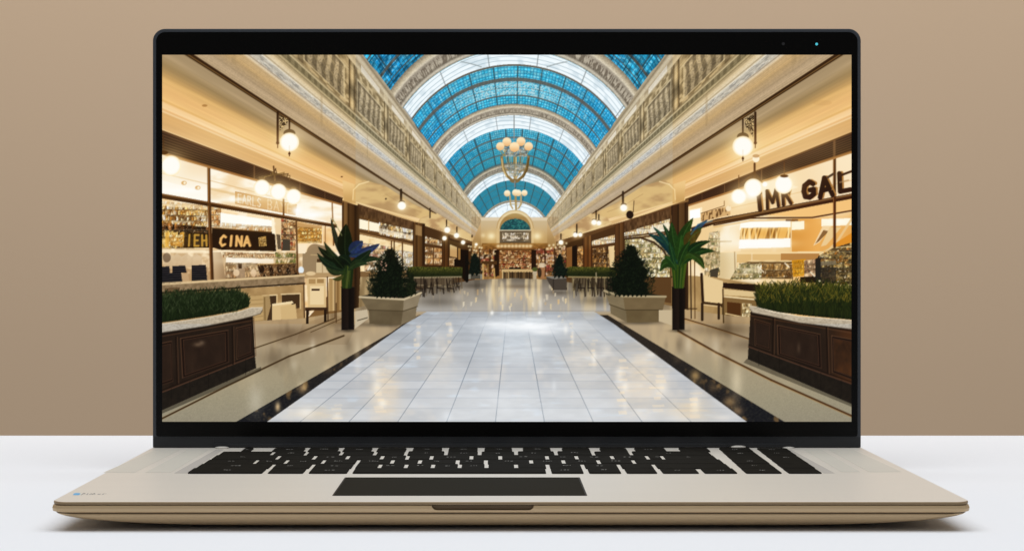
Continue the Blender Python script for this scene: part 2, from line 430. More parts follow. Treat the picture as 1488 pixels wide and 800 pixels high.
    fill(765, 472, 95, 16, .95, 0xf6fbff, 310); fill(750, 500, 60, 30, .55, 0xeaf3fa, 311); fill(745, 590, 160, 40, .45, 0xe9edf0, 312)
    fill(560, 570, 26, 55, .75, 0xf6dfbe, 313); fill(930, 545, 45, 60, .6, 0xf6dfbe, 314); fill(1000, 595, 40, 22, .6, 0xf2d8b0, 315); fill(640, 520, 26, 50, .4, 0xf0e4d2, 316); fill(850, 520, 40, 60, .4, 0xf0e2cc, 317); fill(460, 600, 50, 14, .5, 0xf2dcb8, 318)
    for cx, cy, rx, ry, s, c in [(770, 474, 60, 7, .75, 0xf4fbff), (715, 470, 26, 5, .45, 0xe8f2fb), (790, 482, 24, 4, .6, 0xffffff), (760, 520, 34, 20, .25, 0xe6f2ff), (735, 585, 50, 16, .22, 0xe6f2ff), (650, 604, 9, 9, .4, 0xcfe6ff), (862, 598, 14, 8, .25, 0xdcebff),
                             (548, 560, 9, 14, .55, 0xffe0b0), (556, 585, 8, 8, .6, 0xffe6bd), (545, 540, 9, 8, .45, 0xffe6bd), (608, 488, 5, 18, .35, 0xffe2b6), (655, 478, 4, 9, .5, 0xffeccb), (490, 604, 8, 6, .5, 0xffdfae), (635, 500, 4, 8, .25, 0xffffff), (445, 598, 14, 9, .5, 0xffe2ba),
                             (715, 454, 3, 4, .9, 0xfff6dc), (784, 454, 3, 3, .9, 0xfff6dc), (822, 478, 4, 8, .6, 0xffe7b8), (832, 490, 3, 14, .4, 0xffe2b0), (863, 520, 4, 14, .55, 0xffe6ba), (900, 543, 7, 16, .5, 0xffdca8), (908, 561, 6, 8, .6, 0xffe5bd), (945, 515, 9, 4, .45, 0xffe9c8), (962, 562, 12, 13, .6, 0xffd9a2), (908, 588, 5, 12, .3, 0xffe5bd), (880, 505, 12, 10, .3, 0xffd9a2), (1010, 586, 8, 18, .5, 0xffd9a2), (805, 560, 4, 10, .3, 0xeaf4ff), (1050, 606, 20, 6, .4, 0xffd9a2)]:
        glow(cx, cy, rx, c, ry, s)
    rf = np.random.RandomState(12)
    for (cx, y0, y1, wd, n) in [(551, 520, 602, 9, 9), (492, 585, 610, 10, 4), (606, 470, 520, 5, 6), (655, 468, 500, 5, 4), (863, 490, 530, 7, 6), (905, 520, 600, 9, 9), (957, 540, 600, 12, 7), (1010, 565, 610, 12, 5), (832, 465, 500, 4, 5), (815, 456, 470, 3, 3)]:
        for k in range(n):
            yy = y0 + (y1 - y0) * (k + rf.rand() * .6) / n; w_ = wd * rf.uniform(.35, 1); h_ = (y1 - y0) / n * rf.uniform(.25, .55)
            xx = cx + rf.uniform(-3, 3)
            poly([(xx - w_, yy), (xx + w_ * .8, yy - .6), (xx + w_, yy + h_), (xx - w_ * .8, yy + h_ + .5)], C(0xffe9c8), rf.uniform(.18, .5))
    dark(635, 438, 40, 9, .35, 0x3a3024); dark(866, 436, 36, 9, .4, 0x3a3024); dark(690, 415, 22, 5, .35, 0x3a3024); dark(812, 425, 20, 5, .4, 0x3a3024); dark(752, 416, 26, 4, .45, 0x4a3828)
    for k in range(34):
        xx = rf.uniform(668, 826); yy = rf.uniform(412, 444); poly([(xx - 1.4, yy), (xx + 1.4, yy), (xx + 1.2, yy + rf.uniform(3, 9)), (xx - 1.2, yy + rf.uniform(3, 9))], C([0xffe2a8, 0xfff0d0, 0xd8b078][k % 3]), rf.uniform(.2, .55))
    for cx, cy, rx, ry, s, c in [(533, 500, 7, 10, .55, 0xb98c5c), (404, 590, 5, 9, .9, 0xffd796), (440, 563, 8, 10, .75, 0xd9ab6c), (475, 535, 9, 9, .35, 0x9a7448), (1010, 545, 9, 10, .8, 0xd8a85c), (1036, 562, 9, 9, .45, 0xa87c44), (1060, 583, 12, 11, .75, 0xb98a4c), (1072, 596, 9, 8, .6, 0xd8a568), (985, 520, 8, 8, .3, 0x9a7448)]:
        glow(cx, cy, rx, c, ry, s * .8)
    for cx, cy, rx, ry, s, c in [(520, 515, 6, 30, .3, 0xffd9a0), (372, 580, 14, 30, .25, 0xd8d0be), (455, 500, 5, 14, .3, 0xfff0d0), (428, 530, 6, 10, .15, 0xfff0d0), (1070, 555, 10, 30, .35, 0xffd9a0), (1040, 505, 8, 18, .2, 0xffe8c0), (1000, 500, 6, 16, .25, 0xffe8c0), (730, 430, 6, 22, .5, 0xffdca0), (712, 428, 4, 24, .5, 0xffe0a8), (750, 425, 24, 16, .3, 0xffd79c), (776, 435, 5, 20, .4, 0xffdca0), (785, 440, 4, 14, .55, 0xffe8c0), (665, 430, 8, 10, .2, 0xffe8c8)]:
        glow(cx, cy, rx, c, ry, s)
    poly([(484, 455), (520, 470), (505, 500), (430, 500), (440, 470)], 0x6b4c2c, .12)
    dark(420, 484, 60, 13, .42, 0x5a4028); dark(1055, 478, 50, 12, .42, 0x4a341c); dark(500, 470, 40, 8, .3, 0x4a341c); dark(395, 520, 26, 16, .25, 0x4a3828); dark(1085, 500, 30, 12, .3, 0x4a3828); dark(420, 495, 25, 6, .2, 0x5a4028)
    poly([(236, 600), (236, 590), (380, 532), (380, 538)], 0x2a241a, .45)
    poly([(1085, 520), (1237, 584), (1237, 590), (1080, 526)], 0x2a241a, .4)

# ---------------------------------------------------------------- 3. shops
GOLD = [0xffe9b0, 0xe0a94e, 0xb87a2c, 0xfff6dc, 0x8a5620, 0xf2cf86, 0xd8cbb0, 0x6d4418, 0xffffff]
WARMW = [0xfff4dc, 0xffe8c0, 0xf0cd94, 0xfffcf2, 0xd9ab6a, 0xb98a58, 0xffefd0]
DARKG = [0x3a2410, 0x5a3a1a, 0x1c140c, 0x8a6228, 0x6d4a20, 0xc09048]
SHEL = [0xfff0cc, 0xd8ab66, 0x8a5c2c, 0x5a3a1c, 0xf6d79c, 0xb8484a, 0xffffff, 0xa87840, 0x3a2816]

def louvre(tl, tr, br, bl):
    def f(u, v):
        c = mix(C(0x2e2117), C(0x5d4531), band((v * 8) % 1, .5, .35, .25))
        c = mix(c, C(0x7a5a3c), band((u * 4.05 + .6) % 1, .5, .022, .01) * .8)
        return mix(c, C(0x8f6238), sm(.90, .97, v))
    quad([tl, tr, br, bl], f)

def paint_left_shop():
    # whole opening, warm white interior
    op = [(236, 220), (498, 296), (498, 405), (440, 470), (236, 470)]
    poly(op, lambda x, y: mix(mix(C(0xf8e3c0), C(0xe9c48d), sm(.45, .8, fbm(x / 30, y / 18, 110))), C(0xfff8ec), sm(.5, .8, fbm(x / 22, y / 12, 111)) * .8))
    poly([(236, 222), (304, 242), (304, 295), (236, 282)], lambda x, y: mix(C(0xf5e2c6), C(0xfffbf0), sm(240, 285, y)))
    poly([(304, 242), (498, 298), (498, 330), (304, 295)], lambda x, y: mix(C(0xf2dcba), C(0xfff7e6), sm(.3, .7, fbm(x / 26, y / 9, 112))))
    poly([(236, 262), (304, 281), (304, 288), (236, 279)], 0xfffaf0, .8)
    line([(236, 252), (304, 268)], 1.2, 0xd9bd92, .7); line([(304, 262), (420, 292)], 1.0, 0xc8a878, .7)
    line([(304, 274), (345, 283)], 3.5, 0xd4b888, .5)
    for px, py in [(268, 266), (288, 273)]: disk(px, py, 4, 0xc89a62, 3, .8); disk(px + 1, py, 1.8, 0xfff2d6)
    # name board
    quad([(342, 278), (432, 297), (430, 313), (342, 296)], lambda u, v: mix(C(0xd2ae7c), C(0xb98f5a), band(u, .5, .97, .02) * 0 + sm(.9, 1, v) + sm(.1, 0, v)))
    text('EARLS', [(346, 282), (380, 289), (380, 301), (346, 294)], 1.8, C(0xfff6e2), a=.6, shade=C(0xb08c5c))
    text('BAYE', [(389, 290), (426, 298), (425, 310), (389, 303)], 1.8, C(0xffeccb), a=.5, shade=C(0xb08c5c))
    # shelves
    goods([(236, 292), (302, 299), (302, 330), (236, 326)], 120, 4.6, 4.8, GOLD, .9)
    poly([(236, 290), (302, 297), (302, 305), (236, 299)], lambda x, y: C(0xfff0d2), .55)
    goods([(236, 324), (304, 330), (304, 341), (236, 334)], 121, 5.2, 9, [0x2c1c0e, 0x4a2e16, 0x7a4a20, 0x1c140c, 0xc08040], .9)
    goods([(304, 300), (322, 303), (322, 332), (304, 328)], 122, 4, 5, [0xf8e0b4, 0xd9a662, 0xfff6e0, 0xb0713a], .9)
    goods([(236, 334), (304, 341), (304, 360), (236, 361)], 123, 6, 16, [0xc8a040, 0xe8c878, 0x4a3616, 0x8a6a28, 0xf6e0a8, 0x2c2010], .9)
    for k, (a, b) in enumerate([(241, 5), (252, 7), (262, 6)]): poly([(a, 338), (a + b, 337), (a + b + 1, 358), (a, 359)], [0xe6b858, 0xf4d48a, 0xd9a648][k], .85)
    disk(256, 350, 9, 0xf6cf7c, 8, .8); goods([(247, 341), (266, 341), (268, 358), (246, 358)], 124, 3.5, 4, [0xffe9a8, 0xe0a440, 0xfff4d0, 0xb87820], 1, .85)
    poly([(269, 337), (314, 339), (314, 360), (267, 360)], 0x2a1c0c, .75)
    text('IEHL', [(272, 341), (312, 342), (313, 357), (271, 357)], 2.6, C(0xc49c48), .35)
    # lit box and black board
    poly([(321, 309), (396, 320), (396, 337), (321, 330)], lambda x, y: mix(C(0xfffdf4), C(0xf7dcae), sm(326, 338, y)))
    goods([(322, 323), (396, 329), (396, 337), (322, 331)], 125, 3.4, 5, [0xfff4dc, 0xd8a060, 0xf0c890, 0xfffaf0, 0xa86c3a], .8, .8)
    poly([(309, 331), (400, 338), (402, 366), (330, 366), (309, 359)], 0x2a1d10)
    line([(309, 331), (399, 337.5)], 1.4, 0x7d5c34)
    text('CINA', [(321, 342), (364, 344), (364, 357), (319, 357)], 3.2, C(0xe8bd7c), .25, shade=C(0x8c6838))
    goods([(376, 345), (387, 343), (388, 357), (377, 358)], 126, 2, 2, [0xc89c50, 0x8a6630, 0xe8c47c], 1)
    line([(330, 361), (370, 363)], 1, 0x6d4c28, .7)
    # right hand shelves
    poly([(400, 317), (410, 318), (410, 365), (402, 365)], 0xe9d3ae); poly([(395, 316), (399, 317), (400, 340), (396, 339)], 0xfff3d8)
    goods([(409, 318), (430, 322), (430, 364), (409, 364)], 127, 4, 5.5, [0x6d4c2c, 0xc08850, 0xffe0b0, 0x9c3c28, 0x4a3420, 0xd8b080], 1)
    poly([(411, 347), (422, 348), (422, 364), (411, 364)], 0x4e4a40); poly([(402, 340), (408, 341), (409, 362), (404, 362)], 0x6a5e4c)
    goods([(433, 329), (469, 331), (469, 353), (433, 353)], 128, 3.2, 3.2, [0xd89c40, 0xf0c068, 0xb87c2c, 0xffe4a0, 0xc88a34], .8)
    poly([(433, 323), (470, 328), (470, 332), (433, 330)], 0xb58e5c, .7)
    line([(469, 326), (469, 356)], 1.6, 0xf8e6c4); line([(473, 328), (473, 356)], 1.4, 0x8a6238, .8)
    # lower display
    poly([(236, 360), (330, 363), (445, 366), (445, 405), (236, 414)], lambda x, y: mix(C(0xcdb694), C(0xf6e6c8), sm(.4, .7, fbm(x / 9, y / 8, 130))))
    poly([(236, 362), (330, 364), (402, 366), (402, 369), (236, 367)], 0xfff1d4, .8)
    for cx, w in [(246, 7), (258, 8), (272, 9), (286, 8)]: poly([(cx - w, 371 + w / 3), (cx, 368), (cx + w, 371 + w / 3), (cx + w, 388), (cx - w, 388)], 0xd8c8ae, .8)
    disk(243, 374, 6, 0x6a5a4a, 7, .7)
    for (a, b, c, d) in [(236, 247, 387, 412), (251, 270, 386, 396), (246, 264, 396, 411), (279, 300, 385, 408)]:
        poly([(a, c), (b, c - .5), (b + 2, d), (a, d)], lambda x, y, c=c: mix(C(0x1b1e26), C(0x555560), band(((y - c) / 3.3 + x * .012) % 1, .5, .22, .2)))
    poly([(265, 398), (274, 397), (276, 410), (266, 411)], 0xd9c6a8)
    poly([(310, 366), (322, 366), (329, 408), (309, 410)], lambda x, y: mix(C(0xd8c8ae), C(0xb8a58a), sm(310, 330, x)))
    goods([(324, 366), (402, 368), (402, 376), (324, 374)], 131, 4, 3, [0xd9b890, 0xfff0d0, 0xa87850, 0xe8c8a0], .8)
    poly([(329, 374), (398, 376), (398, 383), (329, 381)], 0xfff6e4)
    goods([(328, 381), (382, 382), (382, 405), (328, 407)], 132, 6, 6, [0xe8d0a8, 0xfff2d8, 0xc8a478, 0xb89878, 0xf6e4c4, 0x9a7c5c], .7)
    poly([(344, 385), (356, 385), (357, 403), (344, 404)], 0xbcae9c, .8); poly([(346, 382), (352, 382), (352, 390), (347, 390)], 0x503c28)
    disk(344, 396, 4.5, 0xfff4e0, 5, .9); disk(369, 396, 4, 0xfff4e0, 6, .8)
    goods([(400, 366), (430, 368), (432, 384), (400, 384)], 133, 4, 6, [0xe8d4ac, 0xd0b080, 0x8a9450, 0xfff0d4, 0x5e6a34], .9)
    goods([(374, 384), (430, 382), (436, 400), (380, 405)], 134, 5.5, 8, [0x1c120a, 0x2c1a0c, 0x7c5834, 0x4a3018, 0xa88058, 0x18100a], 1)
    for k in range(4): goods([(384 + k * 12, 387), (390 + k * 12, 386), (393 + k * 12, 397), (388 + k * 12, 399)], 135 + k, 2.2, 3, [0xc8a078, 0x8a6440, 0xe8c8a0, 0x503418], 1, .8)
    line([(374, 384), (426, 382)], 1.2, 0xc8a468)
    w = win(236, 360, 445, 412); k = (.30 * sm(362, 405, GY[w]))[..., None]; CAN[w] = CAN[w] * (1 - k) + CAN[w] * C(0x9c7040) * k
    for q in ((262, 277, 40), (338, 290, 45), (360, 325, 36), (350, 379, 30), (455, 312, 30)): glow(q[0], q[1], q[2], 0xfff0cc, 5, .7)
    # till / booth
    disk(458, 367, 12, 0xa08c70, 13); poly([(446, 366), (440, 368), (440, 396), (478, 396), (478, 358), (462, 355)], 0x9d8a6e)
    poly([(433, 355), (447, 355), (444, 368), (433, 368)], 0xf8e8cc)
    poly([(460, 381), (479, 381), (479, 396), (460, 396)], 0xd2c2a2); line([(469, 381), (469, 396)], .8, 0x8a7452); poly([(461, 376), (478, 377), (477, 381), (461, 381)], 0x5a4228)
    disk(438, 392, 4, 0xe8f4ff, 5, .9); line([(452, 370), (478, 371)], 1, 0xc8b48c)
    poly([(436, 396), (500, 396), (500, 402), (440, 404)], 0xb39a74); disk(452, 397, 7, 0xdcc8a4, 3)
    # mullions and bars
    quad([(236, 281), (490, 326), (490, 331), (236, 288.5)], lambda u, v: mix(C(0x8a6238), C(0x3c2614), sm(.1, .5, v)))
    line([(304, 239), (304.5, 298)], 4.6, 0x5a3a1e); line([(303, 240), (303.5, 296)], 1, 0xa87848)
    line([(304.5, 297), (309, 408)], 5.2, 0x54371c); line([(303.5, 300), (307, 408)], 1.2, 0xa07040)
    line([(412.5, 290), (412.5, 312)], 2.6, 0x6a4826); line([(431, 321), (433, 397)], 2.6, 0x6a4826); line([(483, 295), (484, 322)], 1.8, 0x8a6238); line([(485, 331), (485, 356)], 2.2, 0x8a6238)
    louvre((236, 190), (498, 288), (498, 297), (236, 223))
    line([(236, 190), (498, 288)], 1.6, 0x5c4022); line([(236, 224), (498, 298)], 2.2, 0xa97c4c)
    # pilaster to the right of the bay
    poly([(497, 293), (522, 299), (524, 400), (520, 470), (497, 470)], lambda x, y: ramp(x, [(497, 0x7a5c36), (499, 0x3c2816), (501, 0x8a6a42), (505, 0x7a5a36), (506, 0x33210f), (509, 0x5a4024), (515, 0x4a321a), (516, 0x2a1b0e), (521, 0x4c341c)]))
    # counter
    quad([(236, 412), (443, 399), (443, 411), (236, 424)], lambda u, v: mix(mix(C(0x7c6a50), C(0xa8947a), fbm(u * 60, v * 3, 140)), C(0xe0cda8), sm(.25, .05, v)))
    line([(236, 425), (443, 411.5)], 2.2, 0x2a1c10); line([(236, 411), (443, 399)], 1.3, 0xd6c09a)
    poly([(236, 426), (443, 413), (443, 470), (380, 480), (236, 480)], lambda x, y: mix(C(0x9c8058), C(0xbfa478), fbm(x / 12, y / 10, 141)))
    poly([(236, 427), (300, 423), (300, 432), (236, 432)], 0x8a7048, .8); poly([(240, 418), (262, 417), (262, 425), (240, 426)], 0x5a4228, .5)
    for (a, b, c, d) in [(383, 402, 430, 470), (410, 436, 428, 450)]:
        poly([(a, c), (b, c - 1), (b, d - 3), (a, d)], 0x4c3a26); line([(a - 1, c - 1), (b + 1, c - 2)], 1.4, 0xe8d6b0); line([(b + 1, c - 2), (b + 1, d - 2)], 1.3, 0xe0caa0)
    poly([(396, 442), (424, 438), (424, 452), (396, 473)], 0xd6c096); poly([(396, 441), (425, 437), (427, 440), (397, 444)], 0xecdbb6)
    poly([(408, 445), (430, 441), (432, 462), (410, 470)], 0xcdb68a); poly([(360, 430), (392, 428), (394, 444), (385, 478), (362, 480)], 0xc2a97c, .8)
    for k in range(7): line([(363, 436 + k * 6.2), (383, 434.5 + k * 6)], .9, 0x8c7248, .6)
    line([(442, 412), (443, 470)], 2, 0x5a4228); line([(385, 432), (386, 478)], 1.2, 0x7c6238)

def chair_left():
    poly([(446, 404), (474, 404), (474, 446), (448, 446)], 0xd5bf95); poly([(449, 405), (459, 405), (459, 412), (449, 412)], 0xb09468); poly([(461, 405), (471, 405), (471, 411), (461, 411)], 0xa88c60)
    poly([(451, 415), (471, 415), (471, 442), (451, 442)], 0xe6d4ae); poly([(453, 419), (465, 419), (465, 422), (453, 422)], 0x3c2a18)
    0 and text('EJ', [(453, 428), (461, 428), (461, 438), (453, 438)], 1.2, C(0x4a3420))
    poly([(444, 446), (478, 446), (478, 450), (444, 451)], 0x4a3420)
    for xx, y1 in [(447, 470), (473, 467)]: poly([(xx - 2, 449), (xx + 2.4, 449), (xx + 2, y1), (xx - 2, y1)], 0x2c1e12)
    poly([(478, 404), (496, 404), (496, 450), (476, 452)], lambda x, y: ramp(x, [(476, 0xc8ae80), (482, 0xa88c60), (486, 0xd6c096), (491, 0x8a6a40), (496, 0xc0a474)]))
    line([(476, 402), (477, 466)], 1.6, 0x4a3420); line([(487, 405), (487, 462)], 1.1, 0x5c4226)
    line([(489, 440), (489, 468)], 1.3, 0x5c4226)

def paint_right_shop():
    op = [(1237, 222), (1000, 297), (1000, 405), (1040, 460), (1237, 470)]
    poly(op, lambda x, y: mix(mix(C(0xf6deb4), C(0xe4bc80), sm(.4, .8, fbm(x / 40, y / 20, 150))), C(0xfff4e0), sm(.55, .85, fbm(x / 30, y / 16, 151)) * .8))
    poly([(1237, 222), (1003, 297), (1003, 330), (1237, 283)], lambda x, y: mix(C(0xf0d6ac), C(0xf8e6c8), sm(1100, 1237, x)))
    line([(1237, 262), (1020, 312)], 1.0, 0xd2ac78, .6)
    poly([(1100, 268), (1125, 262), (1160, 272), (1100, 290)], 0xfff0d2, .6)
    disk(1194, 228, 5, 0xc09a62, 1.6, .8); disk(1190, 229, 0, 0, .1) if False else None
    poly([(1000, 305), (1020, 301), (1020, 326), (1000, 330)], 0xfdecc8); poly([(1002, 306), (1017, 303), (1017, 316), (1002, 318)], 0xffffff)
    # small board far left
    quad([(1018, 310), (1060, 299), (1061, 312), (1018, 322)], lambda u, v: mix(C(0xcfae7e), C(0x6d5232), sm(.5, .8, noise(u * 22, v * 3, 152))))
    disk(1058, 303, 4, 0xf6e4c4); line([(1018, 310), (1052, 299), (1052, 292)], .9, 0x6a4c2a)
    # lower interior
    poly([(1003, 330), (1237, 288), (1237, 412), (1003, 408)], lambda x, y: mix(mix(C(0xecd2a4), C(0xf8e8ca), sm(.4, .7, fbm(x / 26, y / 40, 153))), C(0xe0a95a), sm(1140, 1175, x) * sm(300, 330, y) * .85))
    poly([(1103, 312), (1237, 288), (1237, 306), (1180, 316)], 0xf0c98c)
    poly([(1150, 318), (1196, 318), (1190, 366), (1150, 366)], lambda x, y: mix(C(0xd89f50), C(0xe8b468), sm(1150, 1195, x)))
    poly([(1060, 330), (1076, 326), (1076, 365), (1060, 366)], 0xf4dcb4)
    quad([(1076, 322), (1148, 320), (1148, 332), (1074, 334)], lambda u, v: C(0xfffaec) * np.ones(u.shape + (3,), np.float32))
    def fr(x, y):
        s = noise(x * .42 + (y - 340) * .12, y * .03, 154)
        return mix(mix(C(0xe8b868), C(0x9c6c2e), sm(.45, .8, s)), C(0xffe2a6), sm(.7, .9, noise(x * .6, 1 + y * .02, 155)))
    poly([(1076, 331), (1148, 330), (1148, 348), (1074, 350)], fr)
    poly([(1074, 348), (1148, 346), (1148, 359), (1073, 361)], 0xfffaf0)
    glow(1110, 327, 45, 0xffe0a0, 8, .6); glow(1108, 354, 45, 0xffe6b4, 9, .6); glow(1082, 354, 12, 0xffffff, 8, .5)
    poly([(1150, 322), (1168, 321), (1168, 333), (1150, 334)], 0xfff4d6); line([(1142, 320), (1158, 320)], 2.5, 0x6a4828)
    glow(1159, 328, 13, 0xffe0a0, 9, .4)
    poly([(1193, 318), (1237, 317), (1237, 327), (1193, 329)], 0xfff6de)
    poly([(1195, 328), (1208, 328), (1190, 352), (1181, 357)], 0xf0d8b0); poly([(1196, 334), (1204, 336), (1190, 350), (1184, 354)], 0x8a7048); poly([(1205, 330), (1222, 330), (1200, 356), (1192, 358)], 0xe8cfa0)
    line([(1237, 318), (1215, 352), (1200, 366)], 3.4, 0xe6c896)
    poly([(1215, 352), (1237, 338), (1237, 356), (1212, 360)], 0xe09a38)
    # glass counter
    poly([(1046, 366), (1196, 365), (1196, 370), (1046, 370)], 0xf0d9ac)
    poly([(1046, 367), (1070, 367), (1070, 404), (1044, 405)], lambda x, y: mix(C(0xd6c6a0), C(0xe6d8b6), sm(1046, 1068, x)))
    poly([(1134, 368), (1190, 368), (1190, 378), (1134, 379)], 0xb98c54); poly([(1070, 369), (1134, 369), (1134, 380), (1070, 382)], 0xd9bc88)
    line([(1092, 368), (1092, 384)], 1, 0xf6e6c8); line([(1067, 366), (1068, 404)], 1.4, 0xa08c68)
    goods([(1074, 382), (1108, 380), (1108, 405), (1060, 406)], 156, 6, 5, [0xe8dcb8, 0xc8c09a, 0x8a8a5c, 0xfff2d4, 0xa89460, 0x5e6038], .9)
    goods([(1106, 382), (1150, 380), (1152, 405), (1106, 405)], 157, 9, 8, [0xb08a50, 0x6a4a24, 0xd8b880, 0x8a6634, 0x4a361c], .9)
    for cx, w in [(1096, 12), (1118, 13), (1140, 12)]: disk(cx, 381, w, 0x6a5432, 1.8, .85); disk(cx, 379, w * .8, 0xf0dcae, 1.3, .8)
    poly([(1150, 378), (1170, 376), (1168, 400), (1152, 402)], 0xd89c24); goods([(1152, 379), (1168, 378), (1167, 399), (1153, 400)], 158, 4, 5, [0xe8ac30, 0xc8881c, 0xffd060], .8, .7)
    goods([(1168, 378), (1188, 376), (1188, 402), (1168, 402)], 159, 8, 5, [0xb8987c, 0xd8b898, 0x8a6a50, 0xe8cca8], .8)
    goods([(1188, 372), (1210, 360), (1237, 352), (1237, 413), (1184, 412)], 160, 7, 5, [0x4a3c24, 0x8a7444, 0x2c2414, 0xb89c60, 0x6a5830, 0x1c180e, 0xd8c890, 0xa86c28], 1)
    poly([(1184, 376), (1192, 372), (1193, 412), (1184, 412)], 0x2c2a26); poly([(1192, 380), (1214, 378), (1214, 384), (1192, 386)], 0x7a7464, .8); poly([(1193, 388), (1214, 388), (1214, 410), (1193, 410)], 0x35302a, .7)
    line([(1190, 368), (1206, 360), (1237, 358)], 1.2, 0xd8cca0, .8); line([(1190, 374), (1212, 366), (1237, 366)], .9, 0xb8b090, .8)
    poly([(1162, 402), (1184, 401), (1184, 410), (1162, 410)], 0x2c2012); disk(1190, 409, 2.4, 0xfff4d8)
    # far-left window part with plants behind glass
    goods([(1030, 338), (1046, 335), (1046, 400), (1022, 404)], 161, 5, 7, [0xf0dcb4, 0xfff4da, 0xa0a070, 0xd8bc88, 0x5c6a3c, 0xf8e8c8], .9)
    line([(1030, 351), (1062, 350.5)], 1.6, 0xa89470)
    poly([(1031, 392), (1044, 388), (1042, 407), (1032, 407)], 0x4a4a3e)
    goods([(1020, 360), (1046, 366), (1046, 388), (1020, 384)], 162, 2.5, 2.5, [0xf0dcb4, 0x8a7c54, 0xd8bc88, 0x6a6a44], .9, .5)
    quad([(1034, 405), (1096, 409), (1096, 412), (1040, 410)], lambda u, v: C(0xd8ccae) * np.ones(u.shape + (3,), np.float32))
    for q in ((1110, 326, 40, 6), (1110, 353, 42, 6), (1060, 345, 22, 26), (1215, 322, 22, 5), (1085, 392, 14, 5)): glow(q[0], q[1], q[2], 0xfff2d4, q[3], .6)
    for k in range(24): disk(1072 + (k * 37) % 112, 382 + (k * 13) % 20, .9, 0xfff8e4, a=.8)
    # bars
    def beam(x, y): return mix(C(0x3c2816), C(0x8a6a44), band(y - (330 - (x - 1003) * .195), -1.5, 2.4, 1.2))
    poly([(1003, 331), (1040, 318), (1100, 307), (1237, 281), (1237, 289), (1100, 315), (1040, 325), (1006, 336)], beam)
    line([(1037, 327), (1090, 317), (1130, 316.5), (1180, 316), (1237, 306)], 2.2, 0x4c3420); line([(1037, 330), (1090, 321), (1140, 320)], 1.4, 0xd8b478, .8)
    line([(1212, 226), (1212, 286)], 4.4, 0x4c3018); line([(1212, 286), (1212, 358)], 4.2, 0x4c3018); line([(1210.5, 230), (1210.5, 352)], 1, 0xa87848, .8)
    louvre((1000, 289), (1237, 193), (1237, 221), (1000, 298))
    line([(1237, 193), (996, 290)], 1.8, 0x5c4022); line([(1237, 222), (1000, 299)], 2.2, 0xa97c4c)
    # raised letters
    sh = C(0xb0834c)
    text('I', [(1097, 281), (1106, 279), (1108, 304), (1100, 306)], 6.4, C(0x2e1e16), shade=sh)
    text('M', [(1111, 278), (1130, 274), (1132, 299), (1113, 303)], 4.6, C(0x2e1e16), shade=sh)
    text('R', [(1135, 273), (1147, 270), (1150, 295), (1136, 298)], 5.0, C(0x2e1e16), shade=sh)
    line([(1095, 284), (1106, 281)], 1.6, 0x33221a)
    text('G', [(1166, 266), (1183, 262), (1184, 285), (1166, 289)], 7.4, C(0x2e1e16), shade=sh)
    text('A', [(1188, 262), (1207, 255), (1210, 283), (1190, 287)], 7.0, C(0x2e1e16), shade=sh)
    line([(1202, 258), (1210, 253)], 3.5, 0x54463c)
    text('L', [(1216, 253), (1236, 248), (1238, 275), (1217, 279)], 7.0, C(0x2e1e16), shade=sh)
    line([(1218, 256), (1237, 249)], 3.4, 0x33221a); line([(1220, 265), (1232, 262)], 2.5, 0xb09878, .6)
    # pilaster
    poly([(975, 299), (1000, 293), (1000, 400), (1000, 460), (978, 460)], lambda x, y: ramp(x, [(975, 0x2c1c10), (978, 0x4c3420), (984, 0x46301a), (985, 0x1e130a), (987, 0x6a4e30), (994, 0x5a4026), (995, 0x2a1b0f), (999, 0x4a341f)]))
    # under the counter
    poly([(1000, 400), (1036, 402), (1096, 412), (1096, 470), (1000, 464)], lambda x, y: mix(C(0x9a8056), C(0xc4aa7c), fbm(x / 10, y / 20, 163)))
    poly([(1040, 410), (1104, 413), (1104, 424), (1042, 417)], 0x241a10); poly([(1044, 419), (1100, 424), (1100, 431), (1044, 428)], 0xd9c69c)
    poly([(1048, 430), (1100, 434), (1100, 462), (1050, 468)], 0x8a7048); poly([(1056, 438), (1076, 440), (1076, 462), (1056, 460)], 0x5c3a1c); goods([(1078, 440), (1092, 441), (1092, 468), (1078, 466)], 164, 5, 6, [0xd8c498, 0x8a7040, 0xf0e0b8], .9)
    line([(1048, 430), (1100, 435)], 1.8, 0xf0e0ba); line([(1050, 430), (1050, 470)], 2.6, 0x4a3820); line([(1054, 455), (1094, 463)], 1.6, 0xd8c498)

def chair_right():
    poly([(1017, 398), (1050, 408), (1049, 440), (1020, 438)], 0xe2ceA4); line([(1019, 398), (1021, 440)], 4, 0x2c2014)
    poly([(1019, 437), (1049, 441), (1049, 446), (1019, 441)], 0x4a3820); line([(1021, 442), (1046, 445)], 1.6, 0xe0caa0)
    line([(1020, 441), (1020, 464)], 4, 0x3a2a1a); line([(1044, 441), (1044, 462)], 3.6, 0x3a2a1a); line([(1050, 420), (1051, 468)], 2.2, 0x5a4628)
    line([(1003, 372), (1004, 462)], 1.8, 0x3a2818); line([(1009, 376), (1009.5, 462)], 1.5, 0x6a4c2c); line([(999, 448), (1012, 448)], 1.3, 0x4a3420)

